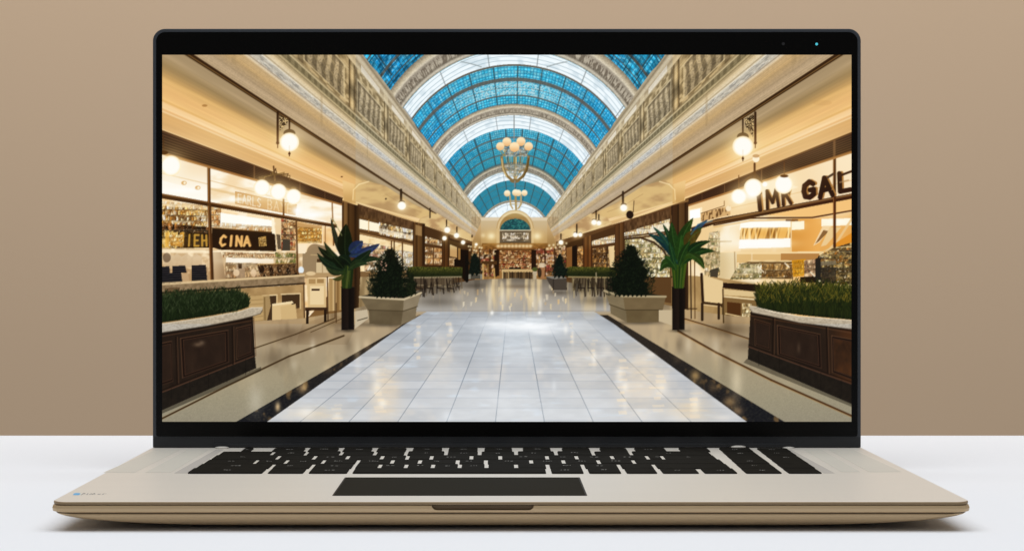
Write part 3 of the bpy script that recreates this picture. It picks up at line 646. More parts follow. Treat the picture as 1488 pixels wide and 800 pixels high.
def paint_far_bays():
    # ceiling coffers over the far bays
    for m in (0, 1):
        P = (lambda p: RP(p)) if m else (lambda p: p)
        poly(P([(498, 262), (516, 268), (520, 280), (517, 296), (500, 292)]), lambda x, y: mix(C(0xe9cd98), C(0xc9a870), sm(265, 292, y)))
        poly(P([(516, 268), (530, 262), (560, 270), (600, 296), (636, 312), (612, 318), (560, 305), (512, 294), (514, 280)]), lambda x, y: mix(C(0xd6b880), C(0xb9986a), sm(.35, .75, fbm(x / 24, y / 12, 170))))
        line(P([(513, 290), (514, 276), (522, 268), (536, 264)]), 1.6, 0xf6dfae, .8)
        line(P([(518, 294), (560, 306), (612, 322)]), 1.6, 0xf2d8a4, .8)
        poly(P([(612, 316), (636, 310), (680, 338), (700, 350), (680, 352), (640, 338), (605, 326)]), lambda x, y: mix(C(0xd9bd88), C(0xb9966a), sm(.35, .75, fbm(x / 14, y / 8, 171))))
        line(P([(606, 324), (640, 336), (682, 351)]), 1.2, 0xf0d8a6, .8)
        line(P([(560, 282), (590, 300), (612, 308)]), .8, 0xa98a5c, .6)
    # ---- left far bays
    poly([(520, 296), (606, 324), (690, 352), (690, 412), (520, 440)], 0x6a4a2a)
    poly([(520, 298), (602, 322), (602, 335), (520, 314)], lambda x, y: mix(C(0x4c3520), C(0x7a5a3a), noise(x * .5, y * .2, 172)))
    poly([(522, 318), (551, 325), (551, 337), (522, 332)], 0xfff4da); line([(536, 320), (536, 336)], 1.2, 0xc09a68)
    goods([(551, 323), (600, 334), (600, 350), (551, 340)], 173, 3.6, 6, [0xfff0cc, 0x8a6a40, 0xffe2a8, 0x4a3420, 0xd8a860, 0xffffff], 1)
    poly([(551, 331), (600, 342), (600, 349), (551, 338)], 0xfff6e2, .55)
    line([(520, 335), (602, 353)], 2.4, 0x5c4228); line([(520, 338), (602, 356)], .9, 0xc8a474)
    poly([(522, 340), (600, 357), (600, 400), (522, 402)], lambda x, y: mix(C(0xf6e0b4), C(0xd8b47c), sm(.45, .8, fbm(x / 9, y / 8, 174))))
    goods([(522, 352), (568, 358), (568, 382), (522, 380)], 175, 5, 5, [0xffeccb, 0xd8a878, 0xc07868, 0xfff8e6, 0x9c7c50, 0xe8c898], .9)
    goods([(574, 362), (600, 366), (600, 398), (574, 396)], 176, 4, 6, [0xfff4dc, 0xe8cc98, 0xd0ac74, 0xfffaf0], .7)
    goods([(530, 380), (598, 384), (598, 396), (530, 394)], 177, 5, 5, [0xffeccb, 0xd8a878, 0xfff8e6, 0x8a6a44], .9)
    for xx in (569, 573, 585): line([(xx, 350), (xx, 400)], 2, 0x6a4c2c)
    poly([(522, 394), (600, 396), (600, 402), (522, 404)], 0x8a6a44); poly([(910, 402), (972, 402), (972, 430), (950, 436), (910, 426)], lambda x, y: mix(C(0x8a7858), C(0xc0ad88), noise(x * .3, y * .05, 302)))
    line([(908, 402), (975, 402)], 3, 0x2c2a14); line([(955, 404), (955, 430)], 1.4, 0x5a4830); line([(966, 404), (966, 430)], 2, 0xd0bd94)
    poly([(522, 402), (602, 402), (602, 440), (522, 452)], lambda x, y: mix(C(0x8c7450), C(0xc8b084), noise(x * .25, y * .04, 178)))
    poly([(540, 416), (552, 404), (560, 404), (556, 440), (540, 440)], 0x6f5a38)
    def pil(x0, x1, y0, y1, m=False):
        poly([(x0, y0), (x1, y0 + (3 if not m else -3)), (x1, y1), (x0, y1)], lambda x, y: ramp((x - x0) / (x1 - x0), [(0, 0x2e1e10), (.12, 0x6a4a28), (.3, 0x523619), (.34, 0x2e1e10), (.4, 0x74522c), (.75, 0x5f4122), (.8, 0x2e1e10), (1, 0x4a3018)]))
    pil(600, 618, 322, 396)
    poly([(604, 326), (613, 329), (613, 343), (604, 341)], 0xb08e5e, .8)
    poly([(618, 328), (642, 338), (642, 350), (618, 344)], 0x54391f)
    goods([(618, 343), (642, 350), (642, 357), (618, 353)], 179, 3.4, 5, [0xfff6e0, 0xffe6b8, 0xd8a868, 0x7c4c2c], .9)
    goods([(618, 358), (642, 361), (642, 385), (618, 384)], 180, 3.6, 5.5, [0xfff0c8, 0xf0c888, 0xc89458, 0xfff8e6, 0x8a6034], .9)
    line([(618, 356), (642, 360)], 2, 0x5a3c20); line([(630, 358), (630, 385)], 1.4, 0x6a4826); line([(618, 368), (630, 369)], 1.2, 0x7a5428); line([(616, 386), (644, 387)], 3, 0x4a3018)
    pil(642, 654, 340, 392)
    poly([(652, 346), (690, 358), (690, 404), (652, 396)], 0x5a4022); line([(653, 347), (688, 357)], 3, 0x3c2614)
    poly([(654, 355), (664, 359), (664, 374), (654, 372)], 0xd9c494); poly([(666, 360), (669, 361), (669, 378), (666, 377)], 0xb89a62)
    goods([(653, 374), (662, 375), (662, 386), (653, 386)], 181, 2.6, 3, [0xe8d8b0, 0xa88858, 0xfff0d0], .9); poly([(660, 376), (669, 377), (669, 387), (660, 387)], 0x1e140c)
    poly([(669, 362), (681, 363), (681, 408), (675, 408), (669, 400)], 0x1e150d)
    # ---- right far bays
    poly([(975, 300), (904, 322), (804, 352), (804, 412), (975, 440)], 0x6a4a2a)
    poly([(973, 303), (907, 322), (907, 343), (973, 322)], lambda x, y: mix(C(0x4c3520), C(0x7c5c3c), noise(x * .5, y * .2, 190)))
    goods([(973, 318), (907, 338), (907, 348), (973, 336)], 191, 4, 6, [0xfff4d8, 0xffe6b4, 0xfffaf0, 0xa87c48, 0xf0cc8c], .8)
    poly([(972, 322), (945, 330), (945, 342), (972, 337)], 0xfff6e0, .7)
    goods([(908, 348), (973, 341), (973, 402), (908, 402)], 192, 5, 5.5, [0xfff0cc, 0xd8c48c, 0x8a8450, 0xfff8e4, 0xb89c60, 0x6a6438, 0xf0dca8], 1)
    poly([(935, 346), (973, 342), (973, 372), (960, 356)], 0xf6e4c0, .6)
    line([(907, 347), (930, 345), (950, 352), (964, 364), (970, 376)], 3, 0x4a3420); line([(907, 344), (973, 336)], 2, 0x5a3e22)
    poly([(893, 327), (907, 322), (907, 396), (893, 396)], lambda x, y: ramp((x - 893) / 14, [(0, 0x3a2414), (.1, 0x6a4626), (.45, 0x5c3c20), (.5, 0x2a1b0e), (.56, 0x7c5630), (.9, 0x5c3c1e), (1, 0x2e1e10)]))
    poly([(860, 341), (893, 329), (893, 340), (860, 350)], 0x54391f)
    goods([(860, 350), (893, 341), (893, 352), (860, 357)], 193, 3.6, 5, [0xfff6e0, 0xffe6b8, 0xd8a868, 0xfffaf0], .9)
    goods([(861, 361), (893, 357), (893, 388), (861, 388)], 194, 4, 5.5, [0x8a6430, 0xc09450, 0x5a3c1e, 0xf0d094, 0x3c2814], 1)
    poly([(884, 358), (892, 357), (892, 388), (886, 388)], 0xe8d0a0); line([(860, 359), (893, 354)], 2, 0x5a3e22); line([(882, 358), (882, 388)], 1.4, 0x2c1e12)
    poly([(846, 346), (860, 341), (860, 390), (846, 390)], lambda x, y: ramp((x - 846) / 14, [(0, 0x3a2414), (.35, 0x8a5c30), (.6, 0x5c3c1e), (.8, 0x9a6c3c), (1, 0x3a2414)]))
    poly([(820, 354), (846, 346), (846, 390), (820, 390)], 0x4c3218); poly([(823, 360), (831, 358), (831, 388), (823, 388)], 0xa07848)
    poly([(831, 358), (838, 356), (838, 388), (831, 388)], 0x221810); goods([(839, 359), (847, 357), (847, 388), (839, 388)], 195, 3, 4, [0xd8a860, 0x8a5c30, 0xffe0a0, 0x5c3c1e], 1)
    # ---- end wall
    poly([(686, 352), (700, 320), (794, 320), (808, 352), (808, 404), (686, 404)], lambda x, y: mix(C(0xd8c096), C(0xb0905c), sm(318, 360, y)))
    poly([(699, 318), (795, 318), (795, 356), (699, 356)], lambda x, y: mix(C(0xd3c4a2), C(0xc4a672), sm(320, 352, y)))
    poly([(699, 316), (795, 316), (795, 320.5), (699, 320.5)], 0xe6dcc4)
    disk(748.5, 332, 27, 0xc6ab7a, 27); disk(748.5, 332, 25.5, 0xe2cfa4, 25.6); disk(748.5, 333, 23, 0xb2945e, 23); 
    poly([(721.5, 332), (775.5, 332), (775.5, 356), (721.5, 356)], 0xd8c091); poly([(726, 334), (772, 334), (772, 356), (726, 356)], 0x6d5c44)
    w = win(722, 315, 776, 336); mk = (np.hypot((GX[w] - 748.7) / 22.2, (GY[w] - 335) / 17.3) < 1) * (GY[w] < 334.5)
    put(w, mk.astype(np.float32), mix(C(0x245a66), C(0x3c8c8c), sm(.4, .8, noise(GX[w] * .6, GY[w] * .8, 196))))
    line([(726, 334.6), (771.5, 334.6)], 1.3, 0xe6dcc0)
    poly([(726, 335.4), (771.5, 335.4), (771.5, 352), (726, 352)], 0x6e6450)
    goods([(730, 338), (768, 338), (768, 350), (730, 350)], 197, 3.6, 4, [0xfff8e8, 0x7c7058, 0xe8dcc0, 0x6a5e48, 0xfffdf4], .9)
    poly([(700, 353), (796, 353), (796, 363), (700, 363)], lambda x, y: mix(C(0xb98c4c), C(0x8a6432), noise(x * .3, y * .5, 301)))
    for k in range(10): glow(724 + k * 5.2, 357.5, 3.2, 0xfff0c0, 3, .95)
    line([(722, 362.5), (776, 362.5)], 1.6, 0x6a4c28)
    goods([(686, 364), (722, 362), (722, 402), (686, 402)], 198, 3.4, 4.4, SHEL, 1)
    goods([(776, 362), (822, 358), (822, 398), (776, 400)], 199, 3.6, 4.4, SHEL, 1)
    for xx in (697, 712, 792, 806): line([(xx, 362), (xx, 400)], 2.6, 0x4a3018, .8)
    poly([(718, 363), (725.5, 363), (725.5, 400), (718, 402)], 0x2e1f12); poly([(772, 363), (779, 363), (779, 402), (772, 400)], 0x2e1f12)
    goods([(725.5, 364), (772, 364), (772, 393), (725.5, 393)], 200, 2.7, 2.9, [0x7c4c24, 0xc08448, 0xf6d8a0, 0x4a2c14, 0xa8402c, 0xe8b070, 0x8a5c30, 0xfff0cc], 1)
    line([(726, 376), (772, 376)], 1, 0x3c2614, .6)
    poly([(740, 388), (757, 388), (757, 394), (740, 394)], 0x1c1812)
    glow(714, 343, 7, 0xffe2a0, 6, 1); glow(714, 343, 16, 0xd89c40, 14, .45); glow(780.5, 343, 7, 0xffe2a0, 6, 1); glow(780, 343, 16, 0xd89c40, 14, .45); glow(702, 342, 4, 0xffe2a0, 4, .6)
    w = win(600, 352, 900, 404); k = (sm(352, 366, GY[w]) * sm(600, 640, GX[w]) * sm(900, 860, GX[w]) * .42)[..., None]
    CAN[w] = CAN[w] * (1 - k) + CAN[w] * C(0xc88a50) * k
    w = win(686, 316, 810, 366); k = (.16 + 0 * GX[w])[..., None]; CAN[w] = CAN[w] * (1 - k) + CAN[w] * C(0xb07a40) * k
    rr_ = np.random.RandomState(77)
    for k in range(46):
        xx = [rr_.uniform(686, 720), rr_.uniform(778, 826), rr_.uniform(727, 771)][k % 3]; glow(xx, rr_.uniform(362, 392), rr_.uniform(.9, 2.0), 0xffe0a0, s=rr_.uniform(.5, 1))
    # warm strings of light under the far ceiling
    for k in range(9): glow(700 - k * 2.6 + (k % 3), 360 - k * .3 + (k % 2) * 5, 1.8, 0xffeab8, 1.8, .9)
    for k in range(10): glow(795 + k * 3.1, 361 - (k % 2) * 4 - k * .4, 1.9, 0xffeab8, 1.9, .8)
    # central tables, side counters
    poly([(700, 379), (722, 379), (722, 384), (700, 384)], 0x5a3c1e); line([(702, 384), (702, 406)], 2.2, 0xc8a468); line([(709, 384), (709, 404)], 1.6, 0x8a6834); line([(718, 390), (719, 406)], 2, 0xc09a5c)
    poly([(729, 391), (775, 391), (776, 395), (729, 395)], 0xc8aa78); poly([(732, 395), (774, 395), (774, 411), (732, 411)], 0x4a3a28, .75)
    for k in range(11): line([(732 + k * 4.2, 395), (732 + k * 4.2 + (k % 3 - 1) * .4, 412)], 1.3, [0x241a10, 0x8a6c44, 0x2c2014][k % 3])
    line([(730.5, 394), (730.5, 415)], 1.6, 0xd0b482); line([(739, 394), (739, 413)], 1.6, 0xb89a68)
    poly([(774, 394), (780, 394), (779, 410), (775, 410)], 0xb8a88c); disk(777, 391, 4, 0x5a6230, 3)
    poly([(785, 388), (792, 388), (791, 404), (786, 404)], 0xa87850); disk(788, 385, 5, 0xd8c8ac, 3.5, .8); disk(784, 396, 3, 0x2a2014, 7, .8)

# ---------------------------------------------------------------- 4. vegetation and furniture
def blade(x0, y0, x1, y1, bend, wd, col, rib=None, a=1.0, peak=.42):
    if isinstance(col, int): col = C(col) * np.array([1, .86, .95], np.float32)
    wd = wd * .93
    n = 14; L = []; Rr = []; dx, dy = x1 - x0, y1 - y0; ln = np.hypot(dx, dy) + 1e-6; nx, ny = -dy / ln, dx / ln; mid = []
    for k in range(n + 1):
        t = k / n; off = bend * np.sin(t * np.pi * .9)
        cx, cy = x0 + dx * t + nx * off, y0 + dy * t + ny * off
        pw = t ** (np.log(.5) / np.log(peak)); w = wd / 2 * np.sin(np.pi * min(max(pw, .04), 1)) ** .75
        L.append((cx + nx * w, cy + ny * w)); Rr.append((cx - nx * w, cy - ny * w)); mid.append((cx, cy))
    c2 = col * .72
    poly(L + Rr[::-1], lambda x, y: col * (.82 + .3 * noise(x * .35, y * .35, 210))[..., None], a)
    poly(mid + Rr[::-1], c2, a * .6)
    if rib is not None: line(mid[:-1], .9, rib, .55)

def bush(cx, top, bot, wd, seed, n, cols, light=None):
    r = np.random.RandomState(seed)
    w = win(cx - wd, top - 6, cx + wd, bot + 4)
    x, y = GX[w], GY[w]; t = np.clip((y - top) / (bot - top), 0, 1)
    half = wd / 2 * (.12 + .88 * np.sin(np.clip(t * 1.05, 0, 1) ** .95 * np.pi * .62)) * (.45 + .85 * fbm(x / 9, y / 7, seed))
    m = sm(1.0, .8, np.abs(x - cx) / half) * (y > top) * (y < bot + 2 * np.sin(x))
    put(w, m, mix(C(cols[0]), C(cols[1]), noise(x * .5, y * .5, seed + 1)))
    for k in range(n):
        tt = r.rand() ** .8; yy = top + (bot - top) * tt
        hw = wd / 2 * (.10 + .90 * np.sin(min(tt * 1.05, 1) ** .95 * np.pi * .62))
        xx = cx + (r.rand() * 2 - 1) * hw * 1.08; an = r.uniform(-1.2, 1.2); ll = r.uniform(1.3, 3.6)
        c = C(cols[r.randint(len(cols))]) * r.uniform(.7, 1.25)
        line([(xx, yy), (xx + ll * np.sin(an) + (xx - cx) * .04, yy - ll * np.cos(an))], r.uniform(.5, 1.1), c, .85)

def grass(pts_top, pts_bot, seed, n, tip):
    r = np.random.RandomState(seed)
    bx = [p[0] for p in pts_bot]; by = [p[1] for p in pts_bot]; tx = [p[0] for p in pts_top]; ty = [p[1] for p in pts_top]
    poly([(p[0], p[1] + 5) for p in pts_top] + pts_bot[::-1], lambda x, y: mix(C(0x0f140a), C(0x1c2412), noise(x * .4, y * .4, seed)))
    for k in range(n):
        d = (k / n) ** .8
        x = r.uniform(bx[0] - 2, bx[-1] + 2); yb = np.interp(x, bx, by); yt = np.interp(x, tx, ty)
        y0 = yt + (yb - yt) * (.30 + .7 * d); h = (yb - yt) * r.uniform(.28, .5); ln = r.uniform(-.5, .5) * h
        c = mix(C(0x18240f), C(tip), r.rand() * (1 - d * .75)) * r.uniform(.7, 1.25)
        line([(x, y0), (x + ln * .35, y0 - h * .6), (x + ln, y0 - h)], r.uniform(.6, 1.2), c, .9)

def wood_planter(left):
    P = (lambda p: p)
    if left:
        body = [(236, 482), (368, 459), (371, 518), (236, 571)]; base = [(236, 569), (371, 516), (373, 534), (236, 595)]
    else:
        body = [(1090, 452), (1237, 477), (1237, 559), (1087, 505)]; base = [(1087, 503), (1237, 557), (1237, 586), (1086, 521)]
    wc = lambda x, y: mix(mix(C(0x261b14), C(0x36281d), fbm(x / 14, y / 40, 220)), C(0x6a3f22), (0 if left else 1) * sm(1190, 1237, x) * .65)
    poly(body, wc)
    poly(base, lambda x, y: mix(C(0x1d1813), C(0x2e261e), fbm(x / 5, y / 5, 221)))
    a, b = (base[0], base[1])
    line([(base[0][0], base[0][1]), (base[1][0], base[1][1])], 1.6, 0x5c4030); line([(base[0][0], base[0][1] - 3), (base[1][0], base[1][1] - 3)], 1.0, 0x1c120c)
    line([(body[0][0], body[0][1] + 3), (body[1][0], body[1][1] + 3)], 1.4, 0x1c120c); line([(body[0][0], body[0][1] + 6), (body[1][0], body[1][1] + 6)], 1.2, 0x6a4a34, .7)
    if left: pans = [[(263, 491), (332, 479), (333, 525), (266, 548)], [(344, 476), (365, 471), (366, 513), (345, 521)], [(225, 500), (250, 495), (252, 553), (225, 562)]]; vs = [(256, 489, 258, 556), (338, 474, 339, 528), (367, 461, 370, 516)]
    else: pans = [[(1096, 463), (1119, 470), (1118, 508), (1097, 501)], [(1129, 472), (1191, 485), (1193, 534), (1130, 514)], [(1208, 487), (1245, 494), (1245, 553), (1209, 540)]]; vs = [(1123, 460, 1122, 514), (1200, 473, 1202, 542)]
    for q, p in enumerate(pans):
        cx = sum(t[0] for t in p) / 4; cy = sum(t[1] for t in p) / 4
        sc = lambda s: [(cx + (t[0] - cx) * s, cy + (t[1] - cy) * s) for t in p]
        L = lambda pp, i, j, w, c, al=1.0: line([pp[i], pp[j]], w, c, al)
        poly(sc(1.0), 0x2a1b13)
        for i, j in ((0, 1), (1, 2), (2, 3), (3, 0)): L(sc(1.0), i, j, 1.4, 0x6e4e38 if i in (0, 3) else 0x4a3426, .7); L(sc(.93), i, j, 1.2, 0x160e0a); L(sc(.88), i, j, .9, 0x5e4130, .8)
        poly(sc(.85), lambda x, y: mix(C(0x2c1f17), C(0x3c2b20 if left or q < 2 else 0x6a4022), fbm(x / 10, y / 18, 222 + q)))
    for x0, y0, x1, y1 in vs: line([(x0, y0), (x1, y1)], 2, 0x21160f); line([(x0 + 2.5, y0), (x1 + 2.5, y1)], 1, 0x6a4a34, .7)
    for k in range(5):
        t = (k + .5) / 5; xx = base[0][0] + (base[1][0] - base[0][0]) * t
        ya = base[0][1] + (base[1][1] - base[0][1]) * t; line([(xx, ya), (xx, ya + 22)], .8, 0x120e0a, .6)
    if left:
        glow(288, 500, 8, 0x584838, 4, .8); glow(294, 497, 5, 0x6a5a48, 4, .6)
        top = [(236, 470), (300, 461), (350, 452), (366, 446.5), (382, 446)]; bot = [(236, 482.5), (300, 473), (350, 463), (368, 458.5), (379, 455), (382, 450)]
    else:
        glow(1160, 505, 3, 0x584838, 9, .4)
        top = [(1089, 444), (1102, 446), (1120, 452), (1160, 459), (1237, 465)]; bot = [(1089, 449), (1093, 453.5), (1120, 459), (1160, 468), (1237, 477.5)]
    poly(top + bot[::-1], lambda x, y: mix(mix(C(0xb8b0a2), C(0xd6cfc2), fbm(x / 5, y / 3, 226)), C(0x8a8274), noise(x * .5, y * .6, 227) * .5))
    line(top, 1.1, 0xe2dccf, .8); line(bot, 1.3, 0x6a6054, .8)

def paint_objects():
    # hedges behind the tables
    def hedge(x0, x1, y0, y1, sd):
        poly([(x0, y0 + 1), (x0 + 6, y0 - 1), (x1, y0), (x1, y1), (x0, y1)], lambda x, y: mix(mix(C(0x1e2410), C(0x2c3216), noise(x * .8, y * .8, sd)), C(0x8a8434), sm(y1 - 3, y0, y) * noise(x * 1.1, y * 1.0, sd + 1) * .9))
    poly([(600, 400), (672, 400), (672, 432), (560, 445), (600, 404)], 0x5c5040, lambda x, y: .8 * sm(436, 412, y) * sm(674, 655, x)); poly([(822, 400), (900, 400), (905, 436), (826, 432)], 0x4a4032, lambda x, y: .85 * sm(436, 412, y) * sm(824, 838, x))
    hedge(592, 672, 388, 403, 240); hedge(823, 895, 388, 402, 242)
    r = np.random.RandomState(5)
    line([(600, 403), (670, 402)], 2, 0xa89878, .9); line([(826, 402), (897, 403)], 2, 0xa89468, .9)
    for k in range(16):
        xx = 612 + k * 3.9; line([(xx, 403), (xx + r.uniform(-1, 1), 432 - k * .8 - r.uniform(0, 5))], r.uniform(1, 2.2), [0x2a2018, 0x7c6c54, 0x3c2e20, 0x6a5a44][r.randint(4)], .85)
    for k in range(5): line([(606 + k * 13, 414 + (k % 2) * 2), (615 + k * 13, 414 + (k % 2) * 2)], 1.6, 0x9a8a6c, .8)
    for k in range(15):
        xx = 832 + k * 4.2; line([(xx, 403), (xx + r.uniform(-1, 1), 420 + k * .9 + r.uniform(-2, 4))], r.uniform(.9, 2), [0x2a2018, 0x7c6c50, 0x3a2e1e, 0x94845f][r.randint(4)], .85)
    line([(834, 405), (834, 432)], 1.6, 0xb0a07c); line([(866, 396), (867, 430)], 1.4, 0xa89878); line([(882, 404), (884, 430)], 1.4, 0x2a2018)
    for k in range(26):
        xx = 600 + r.rand() * 70; y0 = 405 + r.rand() * 10; line([(xx, y0), (xx + r.uniform(-3, 3), y0 + r.uniform(8, 20) * (1 - (xx - 600) / 130))], r.uniform(.7, 1.6), [0x1e1610, 0x2c2218, 0x4a3a28][r.randint(3)], .8)
        xx = 830 + r.rand() * 68; y0 = 405 + r.rand() * 8; line([(xx, y0), (xx + r.uniform(-3, 3), y0 + r.uniform(8, 18))], r.uniform(.7, 1.6), [0x1e1610, 0x2c2218, 0x4a3a28][r.randint(3)], .8)
    for k in range(4): line([(604 + k * 15, 406), (606 + k * 15, 418), (614 + k * 15, 419), (615 + k * 15, 430 - k * 2)], 1.8, 0x2a2018, .85); line([(842 + k * 14, 406), (840 + k * 14, 418), (849 + k * 14, 418), (850 + k * 14, 430)], 1.7, 0x2a2018, .85)
    # small far trees and boxes
    poly([(681, 398), (701, 398), (701, 405), (681, 405)], 0x8d8878); poly([(684, 399), (698, 399), (698, 405), (684, 405)], 0x3c362c, .6)
    bush(690, 368, 399, 20, 31, 140, [0x10160f, 0x172017, 0x202c20, 0x0c100c]); line([(678, 372), (678.5, 408)], 4, 0x140f0a)
    poly([(793, 402), (823, 404), (824, 421), (804, 421), (797, 410)], 0x544a40); poly([(792, 401), (818, 401), (824, 404), (804, 405)], 0x8a8478); line([(804, 405), (804, 421)], 1, 0x2c2620)
    bush(813, 369, 402, 22, 32, 170, [0x10160f, 0x172017, 0x1c281c, 0x0c100c])
    # stone planters
    fc = lambda c0, c1: (lambda x, y: mix(C(c0), C(c1), fbm(x / 16, y / 12, 250)))
    dark(560, 471, 40, 4, .4); dark(930, 468, 40, 4, .4)
    poly([(536, 447), (586, 449), (583, 471.5), (537, 470)], fc(0x675840, 0x77684e)); poly([(586, 449), (606, 443), (604, 462), (583, 471.5)], fc(0x7c6d54, 0x8c7d64))
    poly([(523, 430), (587, 434), (586, 451), (534, 449)], fc(0x72634a, 0x827256)); poly([(587, 434), (612, 425), (607, 444), (586, 451)], fc(0x8e7f66, 0x9a8c74))
    poly([(523, 430), (545, 426), (600, 425), (612, 424), (587, 434)], 0x2a241a); line([(523, 431), (587, 434.5), (612, 425)], 3, 0xc2b292); line([(534, 449.6), (586, 451.5), (607, 444.6)], 1, 0x52452f)
    poly([(886, 440), (909, 448), (911, 468), (887, 455)], fc(0x78694e, 0x88785c)); poly([(909, 448), (958, 448), (957, 467.5), (911, 468)], fc(0x6d5b3e, 0x7c6a4a))
    poly([(878, 422), (905, 430), (908, 449), (885, 441)], fc(0x827358, 0x928264)); poly([(905, 430), (967, 431), (963, 449), (908, 449)], fc(0x786547, 0x867252))
    poly([(878, 421), (900, 424), (950, 427), (967, 430), (905, 430)], 0x241e14); line([(878, 422), (905, 430), (967, 430.5)], 3, 0xae9e7c); line([(885, 441.5), (908, 449.8), (962, 449.6)], 1, 0x4c3e28)
    bush(567, 362, 431, 60, 33, 1300, [0x0c110a, 0x12190d, 0x182111, 0x202b18, 0x0a0e08]); bush(598, 396, 428, 16, 35, 90, [0x14180d, 0x222a16])
    bush(916, 357, 429, 64, 34, 1300, [0x0c110a, 0x10170c, 0x162010, 0x1c2614, 0x0a0e08])
    for k in range(12): disk(556 + r.uniform(-3, 6), 385 + r.uniform(-6, 8), 1, 0xd8a890, a=.7)
    # step beside the pots
    poly([(515, 452), (534, 449), (536, 462), (516, 477)], 0xc4b59a); line([(520, 465), (534, 461)], 1.4, 0x5e5442)
    poly([(957, 450), (976, 450), (976, 472), (957, 466)], 0xc4b292)
    # tall pots
    for xa, xb in ((496, 515.5), (976, 995)):
        poly([(xa, 416), (xb, 416), (xb - .5, 478.5), (xa + .5, 479)], lambda x, y: ramp((x - xa) / (xb - xa), [(0, 0x0e0a08), (.15, 0x1c1410), (.5, 0x261c16), (.62, 0x120d0a), (1, 0x1e1612)]))
        line([(xa, 416.5), (xb, 416.5)], 1, 0x3c3024); dark((xa + xb) / 2, 480, 14, 2.5, .45)
        dark((xa + xb) / 2 + 1, 500, 7, 14, .22, 0x3a2c1c)
    G1, G2, G3, GB, GT = 0x12240f, 0x1a3518, 0x24441c, 0x2c4872, 0x16484a
    # left palm
    for k, (dx0, dx1) in enumerate([(-4, -3), (0, 0), (4, 3), (-2, 1), (2, -1), (6, 5), (-6, -6)]): line([(505 + dx0 * 1.4, 380), (505 + dx1, 417)], 3.4, [0x2c4018, 0x4a5c20, 0x36481c, 0x24381a, 0x50602c, 0x1e3016, 0x2c4018][k])
    line([(497, 345), (498, 372)], 4, 0x8a7a1c, .9)
    for q in [(503, 382, 482, 316, -3, 9, 0x27402c), (503, 378, 504, 325, -2, 24, G1), (502, 384, 463, 357, -4, 13, G1), (500, 384, 472, 350, -4, 10, 0x24401f), (500, 392, 462, 366, -6, 12, 0x1c3820), (508, 372, 552, 353, 3, 13, GB), (508, 366, 528, 350, 0, 18, GB), (520, 370, 545, 356, 2, 6, 0x3c5c8c),
              (506, 385, 556, 378, -5, 11, 0x24401f), (507, 388, 540, 362, 2, 14, 0x17301a), (500, 396, 474, 386, -5, 9, 0x2f4a24), (506, 392, 536, 386, -7, 12, 0x2a4822), (500, 390, 484, 372, 0, 12, G1), (510, 384, 492, 372, 2, 14, 0x142a16), (500, 400, 483, 404, -3, 7, 0x5a6a2c)]:
        blade(*q, rib=C(0x3c5230))
    dark(500, 382, 7, 6, .4)
    line([(484, 318), (497, 342)], 1.3, 0x8a9468, .8)
    # right palm
    for k in range(8): line([(986 + (k - 3.5) * 3.0, 375 + (k % 3) * 4), (986 + (k - 3.5) * 1.6, 417)], 3.2, [0x2c5018, 0x4a6420, 0x264418, 0x3c5a1c, 0x1e3a16, 0x50682c][k % 6])
    for q in [(986, 384, 939, 341, 8, 13, GT), (982, 380, 947, 330, 5, 10, 0x1f5a4a), (984, 376, 962, 325, 2, 10, 0x1f4c2a), (984, 372, 1008, 317, -4, 17, 0x28561c), (984, 372, 976, 322, -2, 15, 0x24501c), (992, 366, 1030, 320, -6, 11, 0x2a5a86), (990, 372, 1022, 330, -5, 13, 0x2c5c24), (996, 362, 1020, 336, -6, 20, 0x5a5c20),
              (990, 380, 1034, 352, -8, 13, 0x17401c), (990, 384, 1040, 368, -10, 13, 0x1c4a1c), (988, 390, 1012, 385, -18, 13, 0x2e581a), (984, 388, 960, 398, 12, 15, 0x2c581c), (982, 392, 964, 372, 3, 12, 0x2a5c20), (984, 378, 990, 340, 0, 13, 0x2e6420), (986, 386, 1004, 350, -3, 11, 0x24501c), (1000, 368, 1022, 392, -5, 12, 0x2f5c20), (980, 384, 972, 350, 0, 9, 0x1f5028)]:
        blade(*q, rib=C(0x4a7a3a))
    line([(1004, 340), (1014, 326), (1034, 321)], 2.2, 0x3c80b0, .5)
    # timber planters with clipped grass
    wood_planter(True); wood_planter(False)
    grass([(236, 427), (270, 425), (300, 422), (345, 420), (358, 428)], [(236, 468), (300, 459), (345, 451), (360, 446)], 41, 2300, 0x35442a)
    grass([(1103, 415), (1150, 411), (1200, 411), (1237, 414)], [(1101, 446), (1130, 453), (1180, 459), (1237, 464)], 42, 2500, 0x6a6a26)
    for k in range(260): x_ = r.uniform(1102, 1237); y_ = r.uniform(414, 440); line([(x_, y_), (x_ + r.uniform(-5, 5), y_ - r.uniform(2, 8))], .8, [0xa08a34, 0x8a7c2c, 0x6c7030][r.randint(3)], .55)
    for k in range(200): x_ = r.uniform(236, 356); y_ = r.uniform(426, 456); line([(x_, y_), (x_ + r.uniform(-5, 5), y_ - r.uniform(2, 8))], .8, [0x4c5c3c, 0x5c6a4c, 0x3c5030][r.randint(3)], .5)

# ---------------------------------------------------------------- 5. lamps
def globe(cx, cy, r, g=.6):
    glow(cx, cy, r * 2.2, 0xffc878, s=.55 * g); glow(cx, cy, r * 1.25, 0xffe8c0, s=g)
    disk(cx, cy, r, 0xfffdf6, r * .97)
    w = win(cx - r, cy - r, cx + r, cy + r)
    d = np.hypot(GX[w] - cx, GY[w] - cy) / r
    put(w, sm(.72, 1.0, d) * (d < 1) * .5, C(0xffdf9e))

